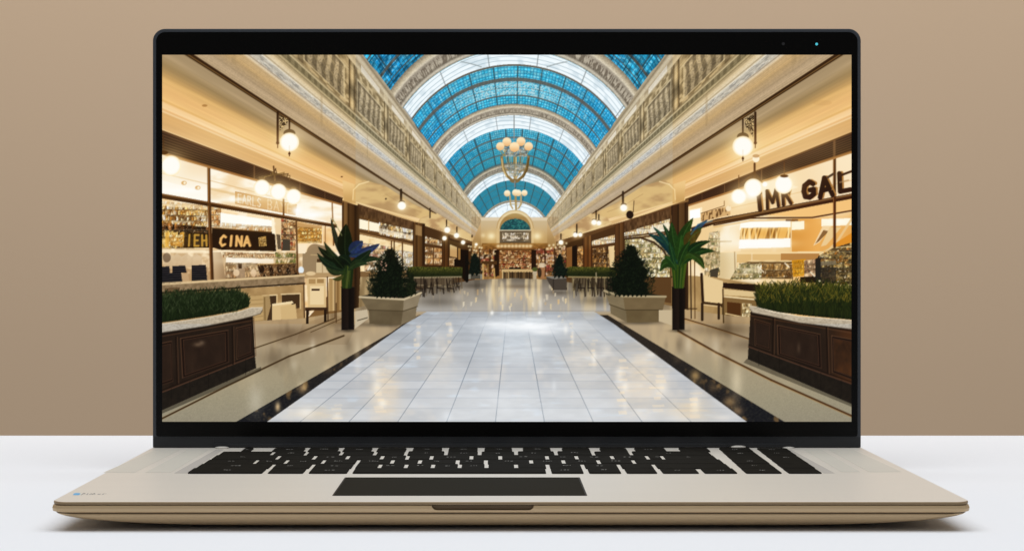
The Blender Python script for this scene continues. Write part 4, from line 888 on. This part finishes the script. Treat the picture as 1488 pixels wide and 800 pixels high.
def paint_lights():
    glow(330, 205, 130, 0xffcf86, 40, .22); glow(1150, 210, 130, 0xffcf86, 40, .25)
    for xm in (0, 1):
        f = (lambda x: x) if not xm else R
        # big bracket lamp
        if xm == 0:
            px, gx, gy, r = 404, 421, 207, 14
        else:
            px, gx, gy, r = 1097, 1079, 213, 15
        line([(px, 164), (px, 208)], 3.2, 0x3a2413); line([(px, 208), (px, 215)], 1.4, 0x4a3018); disk(px, 208, 2.4, 0x3a2413)
        w0, w1 = min(px, gx), max(px, gx)
        poly([(w0 + 2, 168), (w1 - 1, 174), (w1 - 5, 183), (w0 + 3, 190)] if not xm else [(w1 - 2, 166), (w0 + 2, 174), (w0 + 4, 184), (w1 - 3, 200)], lambda x, y: mix(C(0x2c2014), C(0xd8c090), sm(.5, .65, noise(x * .9, y * .9, 260))), .92)
        line([(gx, 174), (gx, gy - r - 3)], 2.4, 0x3a2413)
        disk(gx, gy - r + 1, 8.6, 0x42301c, 6); globe(gx, gy, r)
        line([(gx, gy + r), (gx, gy + r + 6)], 1.4, 0x4a3018); disk(gx, gy + r + 2.5, 1.8, 0x4a3018)
        line([(gx, gy + 5), (gx, gy + r)], .6, 0xd8b888, .7)
    disk(1098, 231, 5, 0xfff2d8); disk(1098, 227, 5, 0xb08a5a, 2.5, .7)
    line([(238, 198), (239, 224)], 1.4, 0x5a3c20); globe(249, 241, 15); disk(239, 222, 6, 0x5a3c20, 3)
    # clusters
    r = np.random.RandomState(9)
    line([(398, 242), (400, 262)], 2.4, 0x6a5030)
    for k in range(10): a = (380 + k * 4.6, 262 - 9 * np.sin(k / 9 * 3.1)); line([a, (a[0] + r.uniform(-3, 3), a[1] - r.uniform(0, 9)), (398, 254)], 1.2, [0x6a5434, 0x8a7040, 0x4a3820][k % 3], .9)
    for cx, cy, rr in [(381, 273, 12), (427, 286, 11.5), (405, 279, 12.2)]: disk(cx, cy - rr, 4.5, 0x6a5030, 3); globe(cx, cy, rr)
    glow(432, 306, 10, 0xffffff, 8, .9); glow(455, 312, 26, 0xfff4dc, 9, .9); glow(348, 290, 12, 0xffffff, 3, .3)
    line([(1096, 238), (1096, 258)], 3, 0x5a3c20); line([(1139, 236), (1139, 257)], 1.5, 0x6a4828); line([(1073, 255), (1073, 276)], 1.2, 0x6a4828)
    for k in range(8): a = (1074 + k * 5, 268 - 6 * np.sin(k / 7 * 3.1)); line([(1096, 250), a], 1.4, 0x5a4024, .8)
    for cx, cy, rr in [(1111, 268, 4), (1073, 286, 11.5), (1094, 273, 13.5), (1138, 268, 14)]:
        globe(cx, cy, rr)
    glow(1092, 284, 12, 0xffffff, 7, .7); disk(1139, 256, 6, 0x6a4828, 2.2)
    # receding bracket lamps
    for (px, py, gx, gy, rr) in [(583, 276, 584, 299, 6.2), (649, 320, 650, 334, 4.4), (664, 330, 663.5, 342, 3.8), (625, 303, 625, 316, 0), (686, 342, 685, 344, 0)]:
        line([(px, py), (px, gy - rr)], 3.4 if rr > 5 else 2, 0x3a2a1a)
        if rr: disk(gx, gy - rr + 1, rr * .7, 0x3a2a1a, rr * .4); globe(gx, gy, rr, .7)
    for gx, gy, rr in [(646, 346, 3.2), (673, 352, 3), (692, 355, 2), (480, 0, .1)]: globe(gx, gy, rr, .6)
    for (px, py, gx, gy, rr) in [(905, 279, 906, 302, 5.2), (866, 306, 863, 323, 4), (870, 312, 870, 324, 3.6), (838, 326, 836, 341, 3.6), (838, 328, 843, 341, 3), (815, 340, 815, 352, 3.4)]:
        line([(px, py), (px, gy - rr)], 3 if rr > 5 else 2, 0x3a2a1a); disk(gx, gy - rr + .6, rr * .8, 0x3a2a1a, rr * .45); globe(gx, gy, rr, .7)
    line([(921, 292), (920, 308)], 1, 0x4a3420); disk(915, 312, 5.4, 0x221a12, 6)
    disk(298, 154, 4, 0xa8824c, 1.8, .8); disk(497, 257, 1.5, 0x6a4c2a, 1); disk(561, 289, 1.3, 0x4a3420); disk(1194, 150, 14, 0xc49e68, 4, .25)
    # chandeliers
    line([(747, 168), (747, 204)], 1.6, 0x8a9090)
    for cx, w in [(733, 3.4), (748, 4.6), (762, 3.4)]: pass
    line([(729, 229), (730, 238), (732, 247), (737, 256), (744, 262)], 4, 0x967a48); line([(768, 229), (767, 238), (765, 247), (760, 256), (753, 262)], 4, 0x8a6e3e); line([(748, 229), (749, 262)], 5, 0xa08450, .85)
    for cx in (733, 741, 756, 763): disk(cx, 219, 2.6, 0xd8c8a4, a=.8); line([(cx, 221), (cx + (748 - cx) * .35, 240)], 1, 0xb8a478, .8)
    line([(729, 231), (731, 246), (736, 257)], 1.4, 0xd8c088); line([(768, 231), (766, 246), (761, 257)], 1.4, 0x6a5228); line([(750, 229), (750, 262)], 1.4, 0xd8c088)
    disk(748, 263, 7, 0x8a744c, 3)
    for q in ([(735, 214), (733, 224), (729, 229)], [(761, 214), (765, 224), (768, 229)], [(727, 220), (733, 227), (741, 224)], [(768, 220), (763, 227), (755, 224)], [(739, 229), (741, 248), (747, 258)], [(757, 229), (756, 248), (751, 258)], [(733, 244), (741, 250), (748, 246), (756, 250), (764, 244)]): line(q, 1.3, 0xa89058, .85)
    line([(748, 263), (748, 272)], 1.4, 0x8a9090)
    goods([(733, 214), (767, 214), (765, 228), (735, 228)], 270, 3, 3, [0x8ab0c8, 0xd8e0e0, 0x4a6a8a, 0xb8a888], .8, .75)
    goods([(736, 238), (760, 238), (757, 256), (740, 256)], 271, 3, 3, [0x8ab0c0, 0xd8e0e0, 0x5a8090, 0xa89878], .8, .6)
    for cx, cy, rr in [(736.5, 206.5, 6.4), (757, 206, 6.6), (727, 213, 6), (768, 213, 6.2), (747.5, 214, 7.2)]:
        disk(cx, cy, rr, lambda x, y, cx=cx, cy=cy: mix(C(0xfbe2b8), C(0xe6b47c), sm(-4, 7, (y - cy))))
    line([(741, 284), (742, 298), (745, 303)], 2.2, 0xb8a070); line([(757, 284), (757, 297), (753, 303)], 2.2, 0xb8a070); line([(749, 284), (750, 304)], 3, 0xa8905c); line([(741, 296), (758, 297)], 1.2, 0xb8a070)
    for cx, cy, rr in [(737, 281, 4.6), (749, 280, 4.8), (753, 280.5, 4.6), (762, 280.5, 4.4)]: disk(cx, cy, rr, lambda x, y, cy=cy: mix(C(0xfff0d0), C(0xe6c494), sm(-3, 5, y - cy)))

def paint_all():
    paint_base()
    paint_far_bays()
    paint_left_shop(); paint_right_shop()
    paint_floor()
    # the shop counters' lower parts stand in front of the floor edge
    chair_left(); chair_right()
    paint_objects(); paint_lights()
    lum = CAN.mean(-1, keepdims=True); CAN[:] = CAN * (1 - .20 * sm(.72, .15, lum))
    CAN[:] = lum + (CAN - lum) * 1.08
    B = np.clip((CAN - .80) * 4, 0, 1) * (GY < 470)[..., None]
    for rad in (16, 16, 30):
        for ax in (0, 1):
            cs = np.cumsum(np.pad(B, [(rad + 1, rad) if q == ax else (0, 0) for q in range(3)], mode='edge'), axis=ax, dtype=np.float64)
            n_ = B.shape[ax]
            B = ((cs[2 * rad + 1:] - cs[:-2 * rad - 1]) if ax == 0 else (cs[:, 2 * rad + 1:] - cs[:, :-2 * rad - 1]))[:n_ if ax == 0 else None, :n_ if ax == 1 else None].astype(np.float32) / (2 * rad + 1)
    bl_ = B * np.array([.24, .19, .11], np.float32); CAN[:] = 1 - (1 - np.clip(CAN, 0, 1)) * (1 - bl_)
    sd_ = (np.abs(GX - 747) > 230)[..., None] * (GY < 470)[..., None]
    tw = sd_ * sm(1.0, .72, lum); CAN[:] = CAN * (1 - tw * np.array([.0, .035, .095], np.float32))
    CAN[:] = np.clip(CAN, 0, 1)

# ---------------------------------------------------------------- helpers
def L(c):
    return tuple(((v / 12.92) if v <= .04045 else ((v + .055) / 1.055) ** 2.4) for v in (c[0] / 255, c[1] / 255, c[2] / 255))
def material(name, rgb, rough=.5, metal=0.0, spec=.5, noise_amt=.0, scale=60, bump=0, stretch=None, coat=0):
    m = bpy.data.materials.new(name); m.use_nodes = True; nt = m.node_tree; b = nt.nodes['Principled BSDF']
    b.inputs['Base Color'].default_value = (*rgb, 1); b.inputs['Roughness'].default_value = rough
    b.inputs['Metallic'].default_value = metal; b.inputs['Specular IOR Level'].default_value = spec
    if coat: b.inputs['Coat Weight'].default_value = coat; b.inputs['Coat Roughness'].default_value = .08
    tc = nt.nodes.new('ShaderNodeTexCoord'); mp = nt.nodes.new('ShaderNodeMapping'); nz = nt.nodes.new('ShaderNodeTexNoise')
    nz.inputs['Scale'].default_value = scale; nz.inputs['Detail'].default_value = 4
    nt.links.new(tc.outputs['Object'], mp.inputs[0]); nt.links.new(mp.outputs[0], nz.inputs['Vector'])
    if stretch: mp.inputs['Scale'].default_value = stretch
    if noise_amt:
        mr = nt.nodes.new('ShaderNodeMix'); mr.data_type = 'RGBA'
        mr.inputs[6].default_value = (*[v * (1 - noise_amt) for v in rgb], 1); mr.inputs[7].default_value = (*[min(1, v * (1 + noise_amt)) for v in rgb], 1)
        nt.links.new(nz.outputs[0], mr.inputs[0]); nt.links.new(mr.outputs[2], b.inputs['Base Color'])
    if bump:
        bp = nt.nodes.new('ShaderNodeBump'); bp.inputs['Strength'].default_value = bump; bp.inputs['Distance'].default_value = .0002
        nt.links.new(nz.outputs[0], bp.inputs['Height']); nt.links.new(bp.outputs[0], b.inputs['Normal'])
    return m
M = dict(
    table=material('white_laminate', (.85, .872, .91), .75, spec=.05, noise_amt=.012, scale=3),
    wall=material('tan_painted_wall', (.62, .455, .308), .9, spec=.1, noise_amt=.02, scale=2.2),
    deck=material('champagne_silver_aluminium', (.765, .725, .655), .42, metal=.2, noise_amt=.025, scale=9, bump=.05, stretch=(1, 8, 1)),
    gold=material('champagne_gold_aluminium', (.52, .375, .215), .38, metal=.35, noise_amt=.04, scale=12, stretch=(.5, 4, 4)),
    seam=material('dark_seam', (.05, .033, .018), .6, spec=.2),
    lip=material('gold_lip_shade', (.25, .17, .09), .45, metal=.3, noise_amt=.05, scale=12, stretch=(.5, 4, 4)),  # darker gold, paints the shade on the deck's edge into its colour
    notch=material('shaded_notch_metal', (.12, .075, .035), .5, metal=.3, noise_amt=.05),  # shade inside the notch painted in as darker metal
    streak_a=material('reflection_streak_tone', (.66, .64, .575), .5, metal=.2, noise_amt=.03, scale=30),
    streak_b=material('reflection_streak_dark', (.53, .505, .47), .5, metal=.2, noise_amt=.03, scale=30),
    lid=material('dark_grey_lid', (.036, .040, .047), .45, spec=.3, noise_amt=.08, scale=8),
    chin=material('dark_hinge_plastic', (.016, .017, .019), .45, spec=.3, noise_amt=.1, scale=12),
    bezel=material('black_bezel_glass', (.0022, .0019, .0016), .22, spec=.09, noise_amt=.2, scale=6),
    key=material('black_key_plastic', (.013, .012, .010), .75, spec=.02, noise_amt=.25, scale=140),
    key_side=material('black_key_side', (.012, .011, .010), .6, spec=.2),
    legend=material('grey_key_legend', (.32, .31, .29), .6),
    pad=material('charcoal_trackpad_glass', (.022, .020, .015), .7, spec=.02, noise_amt=.08, scale=10),
    pad_edge=material('black_trackpad_edge', (.004, .004, .004), .5, spec=.2),
    cap=material('pale_hinge_metal', (.62, .59, .54), .35, metal=.3),
    rubber=material('black_rubber', (.012, .012, .012), .8),
    blue=material('blue_sticker_print', (.11, .42, .72), .5),
    print_grey=material('grey_sticker_print', (.30, .30, .29), .6),
    lens=material('camera_lens', (.012, .011, .011), .15, spec=.6),
)
def led():
    m = bpy.data.materials.new('cyan_indicator_light'); m.use_nodes = True; b = m.node_tree.nodes['Principled BSDF']
    b.inputs['Base Color'].default_value = (.02, .2, .25, 1); b.inputs['Emission Color'].default_value = (.06, .42, .50, 1); b.inputs['Emission Strength'].default_value = 1
    return m
M['led'] = led()

def link(name, me, mat, parent=None, smooth=False):
    o = bpy.data.objects.new(name, me); COL.objects.link(o)
    for m in (mat if isinstance(mat, (list, tuple)) else [mat]): me.materials.append(m)
    if parent: o.parent = parent; o.matrix_parent_inverse = Matrix.Translation(-parent.location)
    if smooth:
        for p in me.polygons: p.use_smooth = True
    return o
def mesh(name, verts, faces):
    me = bpy.data.meshes.new(name); me.from_pydata(verts, [], faces); me.validate(); me.update(); return me
def bevel(me, w, seg=2, ang=30):
    bm = bmesh.new(); bm.from_mesh(me)
    es = [e for e in bm.edges if e.calc_face_angle(0) > math.radians(ang)]
    bmesh.ops.bevel(bm, geom=es, offset=w, segments=seg, profile=.5, affect='EDGES', clamp_overlap=True)
    bmesh.ops.recalc_face_normals(bm, faces=bm.faces)
    bm.to_mesh(me); bm.free(); me.update(); return me
def prism(pts, z0, z1):                        # outline in x, y
    n = len(pts); v = [(x, y, z0) for x, y in pts] + [(x, y, z1) for x, y in pts]
    f = [tuple(range(n))[::-1], tuple(range(n, 2 * n))] + [(i, (i + 1) % n, n + (i + 1) % n, n + i) for i in range(n)]
    return v, f
def prism_y(pts, y0, y1):                      # outline in x, z
    v, f = prism(pts, 0, 1); n = len(pts)
    return [(p[0], y0 if i < n else y1, p[1]) for i, p in enumerate(v)], [t[::-1] for t in f]
def fix(me):
    bm = bmesh.new(); bm.from_mesh(me); bmesh.ops.recalc_face_normals(bm, faces=bm.faces); bm.to_mesh(me); bm.free(); return me
def rrect(x0, x1, y0, y1, rs, seg=8):          # rs: radii for (x0y0, x1y0, x1y1, x0y1), each (rx, ry) or number
    out = []
    for (cx, cy, sx, sy, a0), r in zip([(x0, y0, 1, 1, 180), (x1, y0, -1, 1, 270), (x1, y1, -1, -1, 0), (x0, y1, 1, -1, 90)], rs):
        rx, ry = r if isinstance(r, tuple) else (r, r)
        if rx <= 0: out.append((cx, cy)); continue
        for k in range(seg + 1):
            a = math.radians(a0 + 90 * k / seg)
            out.append((cx + sx * rx + rx * math.cos(a), cy + sy * ry + ry * math.sin(a)))
    return out
def stack(rings):                              # list of (outline, z), top to bottom or bottom to top
    n = len(rings[0][0]); v = []; f = []
    for pts, z in rings: v += [(x, y, z) for x, y in pts]
    for k in range(len(rings) - 1):
        for i in range(n): f.append((k * n + i, k * n + (i + 1) % n, (k + 1) * n + (i + 1) % n, (k + 1) * n + i))
    f.append(tuple(range(n))); f.append(tuple((len(rings) - 1) * n + i for i in range(n)))
    return v, f
def deck_pt(x, y, z):                          # photo measurement -> point on the horizontal plane at height z
    Z = FPX * (CH - z) / (y - VY); return ((x - VX) * Z / FPX + CX, Z)
def lid_pt(x, y, Y=1.05): return ((x - VX) * Y / FPX + CX, CH - (y - VY) * Y / FPX)

# ---------------------------------------------------------------- setting
v, f = prism([(-1.3, .22), (1.3, .22), (1.3, 1.272), (-1.3, 1.272)], -.028, 0)
o = link('table_surface', bevel(mesh('table_surface', v, f), .0012, 2), M['table']); o['kind'] = 'structure'
v, f = prism([(-2.6, 2.0), (2.6, 2.0), (2.6, 2.06), (-2.6, 2.06)], -.8, 1.9)
o = link('background_wall', mesh('background_wall', v, f), M['wall']); o['kind'] = 'structure'

# ---------------------------------------------------------------- laptop
T = .0119
lap = bpy.data.objects.new('laptop', None); COL.objects.link(lap); lap.location = (0, .93, 0); lap.empty_display_size = .05
lap['label'] = 'open champagne laptop on a white table, its lit screen showing a shopping arcade'
lap['category'] = 'laptop'
YF, YB, HW = .8107, 1.0575, .1808
# keyboard deck
dk = rrect(-HW, HW, YF, YB, [(.006, .007), (.006, .007), .004, .004], 10)
def inset(px, py, z, r=(.006, .007)):
    return (rrect(-HW + px, HW - px, YF + py, YB - py * .4, [(r[0] + px * .8, r[1] + py * .8), (r[0] + px * .8, r[1] + py * .8), .004 + px * .1, .004 + px * .1], 10), z)
v, f = stack([inset(.0006, .0006, T), inset(.0002, .0002, T - .00015), inset(0, 0, T - .0004), inset(0, 0, T - .0012), inset(.0006, .0006, T - .0013)])
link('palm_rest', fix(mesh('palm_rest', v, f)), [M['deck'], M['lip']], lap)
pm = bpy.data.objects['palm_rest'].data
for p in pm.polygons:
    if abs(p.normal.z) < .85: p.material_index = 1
v, f = stack([inset(.0006, .0006, T - .00125), inset(.0012, .0012, T - .0016)])
link('upper_seam', fix(mesh('upper_seam', v, f)), M['seam'], lap)
v, f = stack([inset(.0006, .0005, T - .0015), inset(-.0002, -.0001, T - .0018), inset(-.0005, -.0003, T - .0028), inset(-.0003, -.0002, T - .0040), inset(.0006, .0005, T - .0044)])
band_o = link('middle_frame', fix(mesh('middle_frame', v, f)), M['gold'], lap)
# finger notch cut out of the frame's front edge
nx0, _ = deck_pt(627, 728, T); nx1, _ = deck_pt(776, 728, T)
prof = rrect(nx0, nx1, T - .0034, T + .004, [(.0022, .0022), (.0022, .0022), .0005, .0005], 6)
v, f = prism_y(prof, YF - .004, YF + .0035)
cut = link('finger_notch_cutter', fix(mesh('cutter', v, f)), M['gold'])
bo = band_o.modifiers.new('notch', 'BOOLEAN'); bo.operation = 'DIFFERENCE'; bo.object = cut; bo.solver = 'EXACT'
bpy.context.view_layer.update()
me = bpy.data.meshes.new_from_object(band_o.evaluated_get(bpy.context.evaluated_depsgraph_get()))
band_o.modifiers.clear(); band_o.data = me; bpy.data.objects.remove(cut)
# recessed scoop behind the notch and its bright lip
v, f = prism_y(rrect(nx0 + .0001, nx1 - .0001, T - .0033, T - .0013, [(.0021, .0019), (.0021, .0019), .0001, .0001], 6), YF + .0012, YF + .0030)
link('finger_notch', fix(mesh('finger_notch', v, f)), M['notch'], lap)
v, f = stack([inset(.0014, .0012, T - .0043), inset(.0014, .0012, T - .0051)])
link('lower_seam', fix(mesh('lower_seam', v, f)), M['seam'], lap)
rings = [(.0008, .0006, .0071), (.0016, .0004, .0066), (.0036, .0010, .0058), (.0082, .0020, .0047), (.0150, .0034, .0036), (.0235, .0054, .0026), (.0340, .0084, .0017), (.0440, .0120, .0012)]
v, f = stack([inset(a, b, z) for a, b, z in rings])
link('bottom_shell', fix(mesh('bottom_shell', v, f)), M['gold'], lap, smooth=False)
for xx in (-.11, .11):
    for yy in (.845, 1.02):
        v, f = prism(rrect(xx - .012, xx + .012, yy - .004, yy + .004, [.0035] * 4, 5), 0.0, .0014)
        link('rubber_foot', fix(mesh('rubber_foot', v, f)), M['rubber'], lap)

# painted reflections: toned strips on the deck either side of the keys
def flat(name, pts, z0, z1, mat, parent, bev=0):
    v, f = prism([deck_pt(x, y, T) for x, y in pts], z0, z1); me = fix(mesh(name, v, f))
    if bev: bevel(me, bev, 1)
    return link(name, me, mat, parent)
for pts, m in [([(150, 686), (196, 686), (262, 653), (226, 653)], 'streak_a'), ([(211, 686), (248, 686), (303, 653), (272, 653)], 'streak_a'), ([(253, 687), (272, 687), (325, 652.5), (314, 652.5)], 'streak_b'),
               ([(1310, 685), (1262, 685), (1204, 653), (1240, 653)], 'streak_a'), ([(1250, 685), (1222, 685), (1168, 653), (1194, 653)], 'streak_a'), ([(1213, 687), (1197, 687), (1141, 653), (1150, 653)], 'streak_b')]:
    flat('reflection_streak', pts, T + .00003, T + .00006, M[m], lap)

# keys
rnd = random.Random(3)
ZB = [688, 681.2, 674.6, 668.3, 662.2, 656.6, 651.6]
KH = .0006
rows = [
    (0, [273, 388, 447, 510, 797, 851, 905, 957, 1017, 1072]),
    (1, [286, 396, 454, 515, 552, 590, 629, 668, 707, 750, 796, 847, 900, 951, 1061]),
    (2, [297, 372, 416, 470, 520, 570, 610, 665, 706, 772, 819, 870, 921, 1052]),
    (3, [308, 404, 457, 505, 555, 592, 627, 685, 727, 795, 838, 890, 941, 963, 1042]),
    (4, [318, 396, 445, 496, 545, 590, 648, 697, 750, 808, 862, 917, 1034]),
    (5, [(353, 366), (397, 442), (449, 491), (499, 540), (548, 590), (600, 642), (652, 694), (704, 744), (760, 800), (817, 857), (872, 911), (923, 967), (988, 1030)]),
]
def key(xa, xb, ya, yb, shrink, legend=None, skew=0):
    """xa, xb: photo x of the key's edges at the row's middle; ya (near), yb (far) row limits"""
    ym = (ya + yb) / 2; Za = deck_pt(0, ya, T)[1] + .0004; Zb = deck_pt(0, yb, T)[1] - .0004
    Xa = deck_pt(xa, ym, T)[0] + shrink; Xb = deck_pt(xb, ym, T)[0] - shrink
    r = min(.0012, (Xb - Xa) * .3)
    top = rrect(Xa + .0002, Xb - .0002, Za + .0002, Zb - .0002, [r] * 4, 4); bot = rrect(Xa, Xb, Za, Zb, [r] * 4, 4)
    h = KH * rnd.uniform(.85, 1.25)
    v, f = stack([(bot, T - .0001), (bot, T + h * .6), (top, T + h)])
    k = link('key', fix(mesh('key', v, f)), M['key'], lap)
    if legend:
        w_, st = legend; cx = (Xa + Xb) / 2 + rnd.uniform(-.001, .001); cy = (Za + Zb) / 2 + rnd.uniform(-.001, .001)
        vv, ff = [], []
        for q in range(st):
            x0 = cx - w_ / 2 + w_ * q / st; x1 = x0 + w_ / st * rnd.uniform(.3, .75); y0 = cy + rnd.uniform(-.0010, .0004); y1 = y0 + rnd.uniform(.0006, .0016)
            a, b = prism([(x0, y0), (x1, y0), (x1 + .0002, y1), (x0 + .0002, y1)], T + h + .00002, T + h + .00005)
            ff += [tuple(i + len(vv) for i in t) for t in b]; vv += a
        link('legend', fix(mesh('legend', vv, ff)), M['legend'], k)
for r, xs in rows:
    ya, yb = ZB[r], ZB[r + 1]
    cells = xs if isinstance(xs[0], tuple) else list(zip(xs[:-1], xs[1:]))
    for i, (a, b) in enumerate(cells):
        wide = b - a > 150
        lg = None
        if not wide and rnd.random() < .75: lg = (rnd.uniform(.002, .005) if b - a > 34 else .0015, rnd.choice([2, 3, 4]))
        key(a, b, ya, yb, .0 if isinstance(xs[0], tuple) else (.0013 if r == 0 else .00095), lg)
# numeric block: two columns right of the main keys
for r in range(6):
    ya, yb = ZB[r], ZB[r + 1]; ym = (ya + yb) / 2; t = (688 - ym) / 36.4
    for (xa0, xa1, xb0, xb1) in ((1084, 1044, 1137, 1089), (1146, 1099, 1195, 1143)):
        key(xa0 + (xa1 - xa0) * t, xb0 + (xb1 - xb0) * t, ya, yb, .0002, (.003, 3) if rnd.random() < .6 else None)
# bright spot on the second bottom-row key
# trackpad
pp = [deck_pt(*q, T) for q in ((484, 719.5), (852, 719.5), (842, 693), (503, 693))]
X0_, X1_ = pp[0][0], pp[1][0]; Y0_, Y1_ = pp[0][1], pp[2][1]
v, f = prism(rrect(X0_ - .0004, X1_ + .0004, Y0_ - .0004, Y1_ + .0004, [.0008] * 4, 3), T - .0002, T + .00004)
tp = link('trackpad', fix(mesh('trackpad', *prism(rrect(X0_ + .0003, X1_ - .0003, Y0_ + .0003, Y1_ - .0003, [.0006] * 4, 3), T - .0001, T + .00009))), M['pad'], lap)
link('trackpad_edge', fix(mesh('trackpad_edge', v, f)), M['pad_edge'], tp)
# printed mark on the palm rest's near left corner
vv, ff = prism([deck_pt(*q, T) for q in ((106, 718.6), (114, 718.8), (117, 717), (116, 715.8), (110, 715.6), (107, 716.6))], T + .00003, T + .00006)
st = link('corner_logo', fix(mesh('corner_logo', vv, ff)), M['blue'], lap)
vv, ff = [], []
def stroke(pa, pb, w_):
    (x0, y0), (x1, y1) = deck_pt(*pa, T), deck_pt(*pb, T); d = Vector((x1 - x0, y1 - y0)); n = Vector((-d.y, d.x)).normalized() * w_ / 2
    a, b = prism([(x0 + n.x, y0 + n.y), (x1 + n.x, y1 + n.y), (x1 - n.x, y1 - n.y), (x0 - n.x, y0 - n.y)], T + .00003, T + .00006)
    ff.extend([tuple(i + len(vv) for i in t) for t in b]); vv.extend(a)
for pa, pb in [((118, 718.6), (122, 715.6)), ((122, 715.6), (124, 717)), ((120, 717.3), (124, 717)), ((126, 718.2), (128, 716.2)), ((130, 718), (133, 716.4)), ((133, 716.4), (134.5, 717.8)), ((134.5, 717.8), (137, 716)), ((137, 716), (138, 717.6)), ((142, 718), (144, 716.8)), ((144, 717.8), (146.5, 716.8)), ((149, 718), (150.5, 716.6)), ((150.5, 716.6), (155, 716.8))]:
    stroke(pa, pb, .0004)
link('logo_lettering', fix(mesh('logo_lettering', vv, ff)), M['print_grey'], st)

# ---- lid
lx0, lz1 = lid_pt(222, 42); lx1, lz0 = lid_pt(1251, 650)
v, f = prism_y(rrect(lx0, lx1, T + .0002, lz1, [.0004, .0004, .0062, .0062], 12), 1.0500, 1.0555)
lid = link('lid', bevel(fix(mesh('lid', v, f)), .0005, 2, 40), M['lid'], lap)
bx0, bz1 = lid_pt(227, 47); bx1, bz0 = lid_pt(1246, 633.5)
v, f = prism_y(rrect(bx0, bx1, bz0, bz1, [.0012, .0012, .0046, .0046], 10), 1.0497, 1.0503)
bez = link('bezel', fix(mesh('bezel', v, f)), M['bezel'], lid)
# hinge cover between the two slits
hx0, _ = lid_pt(310.5, 640); hx1, _ = lid_pt(1157, 640)
_, hz1 = lid_pt(300, 643.5); _, hz0 = lid_pt(300, 649.6)
v, f = prism_y([(hx0 + .0003, T + .0003), (hx1 - .0003, T + .0003), (hx1 - .0003, hz1), (hx0 + .0003, hz1)], 1.0494, 1.0504)
link('hinge_cover', bevel(fix(mesh('hinge_cover', v, f)), .0003, 2), M['chin'], lid)
_, cz1 = lid_pt(300, 634.5)
v, f = prism_y([(lx0 + .0006, T + .0004), (hx0 - .0001, T + .0004), (hx0 - .0001, cz1), (lx0 + .0006, cz1)], 1.0498, 1.0504)
link('chin_panel', fix(mesh('chin_panel', v, f)), M['chin'], lid)
v, f = prism_y([(hx0 + .0001, hz1 + .0001), (hx1 - .0001, hz1 + .0001), (hx1 - .0001, cz1), (hx0 + .0001, cz1)], 1.0498, 1.0504)
link('chin_panel', fix(mesh('chin_panel', v, f)), M['chin'], lid)
v, f = prism_y([(hx1 + .0001, T + .0004), (lx1 - .0006, T + .0004), (lx1 - .0006, cz1), (hx1 + .0001, cz1)], 1.0498, 1.0504)
link('chin_panel', fix(mesh('chin_panel', v, f)), M['chin'], lid)
for xa, xb, ya, yb in ((312, 333, 648.3, 651.5), (1137, 1155, 648.8, 651.8), (1062, 1084, 646.6, 650.5)):
    (xa_, za_), (xb_, zb_) = lid_pt(xa, ya, 1.046), lid_pt(xb, yb, 1.046)
    bm = bmesh.new(); bmesh.ops.create_uvsphere(bm, u_segments=16, v_segments=8, radius=1)
    bmesh.ops.scale(bm, vec=((xb_ - xa_) / 2, .0022, .0007), verts=bm.verts); bmesh.ops.translate(bm, vec=((xa_ + xb_) / 2, 1.0462, (za_ + zb_) / 2), verts=bm.verts)
    me = bpy.data.meshes.new('hinge_cap'); bm.to_mesh(me); bm.free(); link('hinge_cap', me, M['cap'], lap, smooth=True)
# indicator light and camera lens in the top bezel
def dot(name, px, py, r, mat):
    x, z = lid_pt(px, py); n = 20
    v, f = prism_y([(x + r * math.cos(2 * math.pi * k / n), z + r * math.sin(2 * math.pi * k / n)) for k in range(n)], 1.0495, 1.0499)
    link(name, fix(mesh(name, v, f)), mat, bez)
dot('indicator_light', 1186.5, 64.4, .00068, M['led']); dot('camera_lens', 1138, 64, .0008, M['lens'])

# ---------------------------------------------------------------- the lit display: one flat sheet, colours stored per vertex
paint_all()
img = CAN.reshape(HH, SS, WW, SS, 3).mean((1, 3))
lin = np.where(img <= .04045, img / 12.92, ((img + .055) / 1.055) ** 2.4).astype(np.float32)
dx0, dz1 = lid_pt(236, 80); dx1, dz0 = lid_pt(1237, 612)
gx, gz = np.meshgrid(np.linspace(dx0, dx1, WW), np.linspace(dz1, dz0, HH))
co = np.stack([gx, np.full_like(gx, 1.0495), gz], -1).reshape(-1, 3).astype(np.float32)
idx = np.arange(WW * HH).reshape(HH, WW)
q = np.stack([idx[1:, :-1], idx[1:, 1:], idx[:-1, 1:], idx[:-1, :-1]], -1).reshape(-1, 4).astype(np.int32)
me = bpy.data.meshes.new('display')
me.vertices.add(WW * HH); me.vertices.foreach_set('co', co.ravel())
me.loops.add(q.size); me.loops.foreach_set('vertex_index', q.ravel())
me.polygons.add(len(q)); me.polygons.foreach_set('loop_start', np.arange(0, q.size, 4, dtype=np.int32))
me.update(calc_edges=True)
at = me.color_attributes.new('picture', 'FLOAT_COLOR', 'POINT')
at.data.foreach_set('color', np.concatenate([lin.reshape(-1, 3), np.ones((WW * HH, 1), np.float32)], 1).ravel())
m = bpy.data.materials.new('lit_display_picture'); m.use_nodes = True; nt = m.node_tree; b = nt.nodes['Principled BSDF']
an = nt.nodes.new('ShaderNodeAttribute'); an.attribute_name = 'picture'
b.inputs['Base Color'].default_value = (0, 0, 0, 1); b.inputs['Roughness'].default_value = .3; b.inputs['Specular IOR Level'].default_value = .05
nt.links.new(an.outputs['Color'], b.inputs['Emission Color']); b.inputs['Emission Strength'].default_value = 1
disp = link('display', me, m, lid)
disp['label'] = 'lit screen showing a glass-roofed shopping arcade with tiled floor, planters and globe lamps'
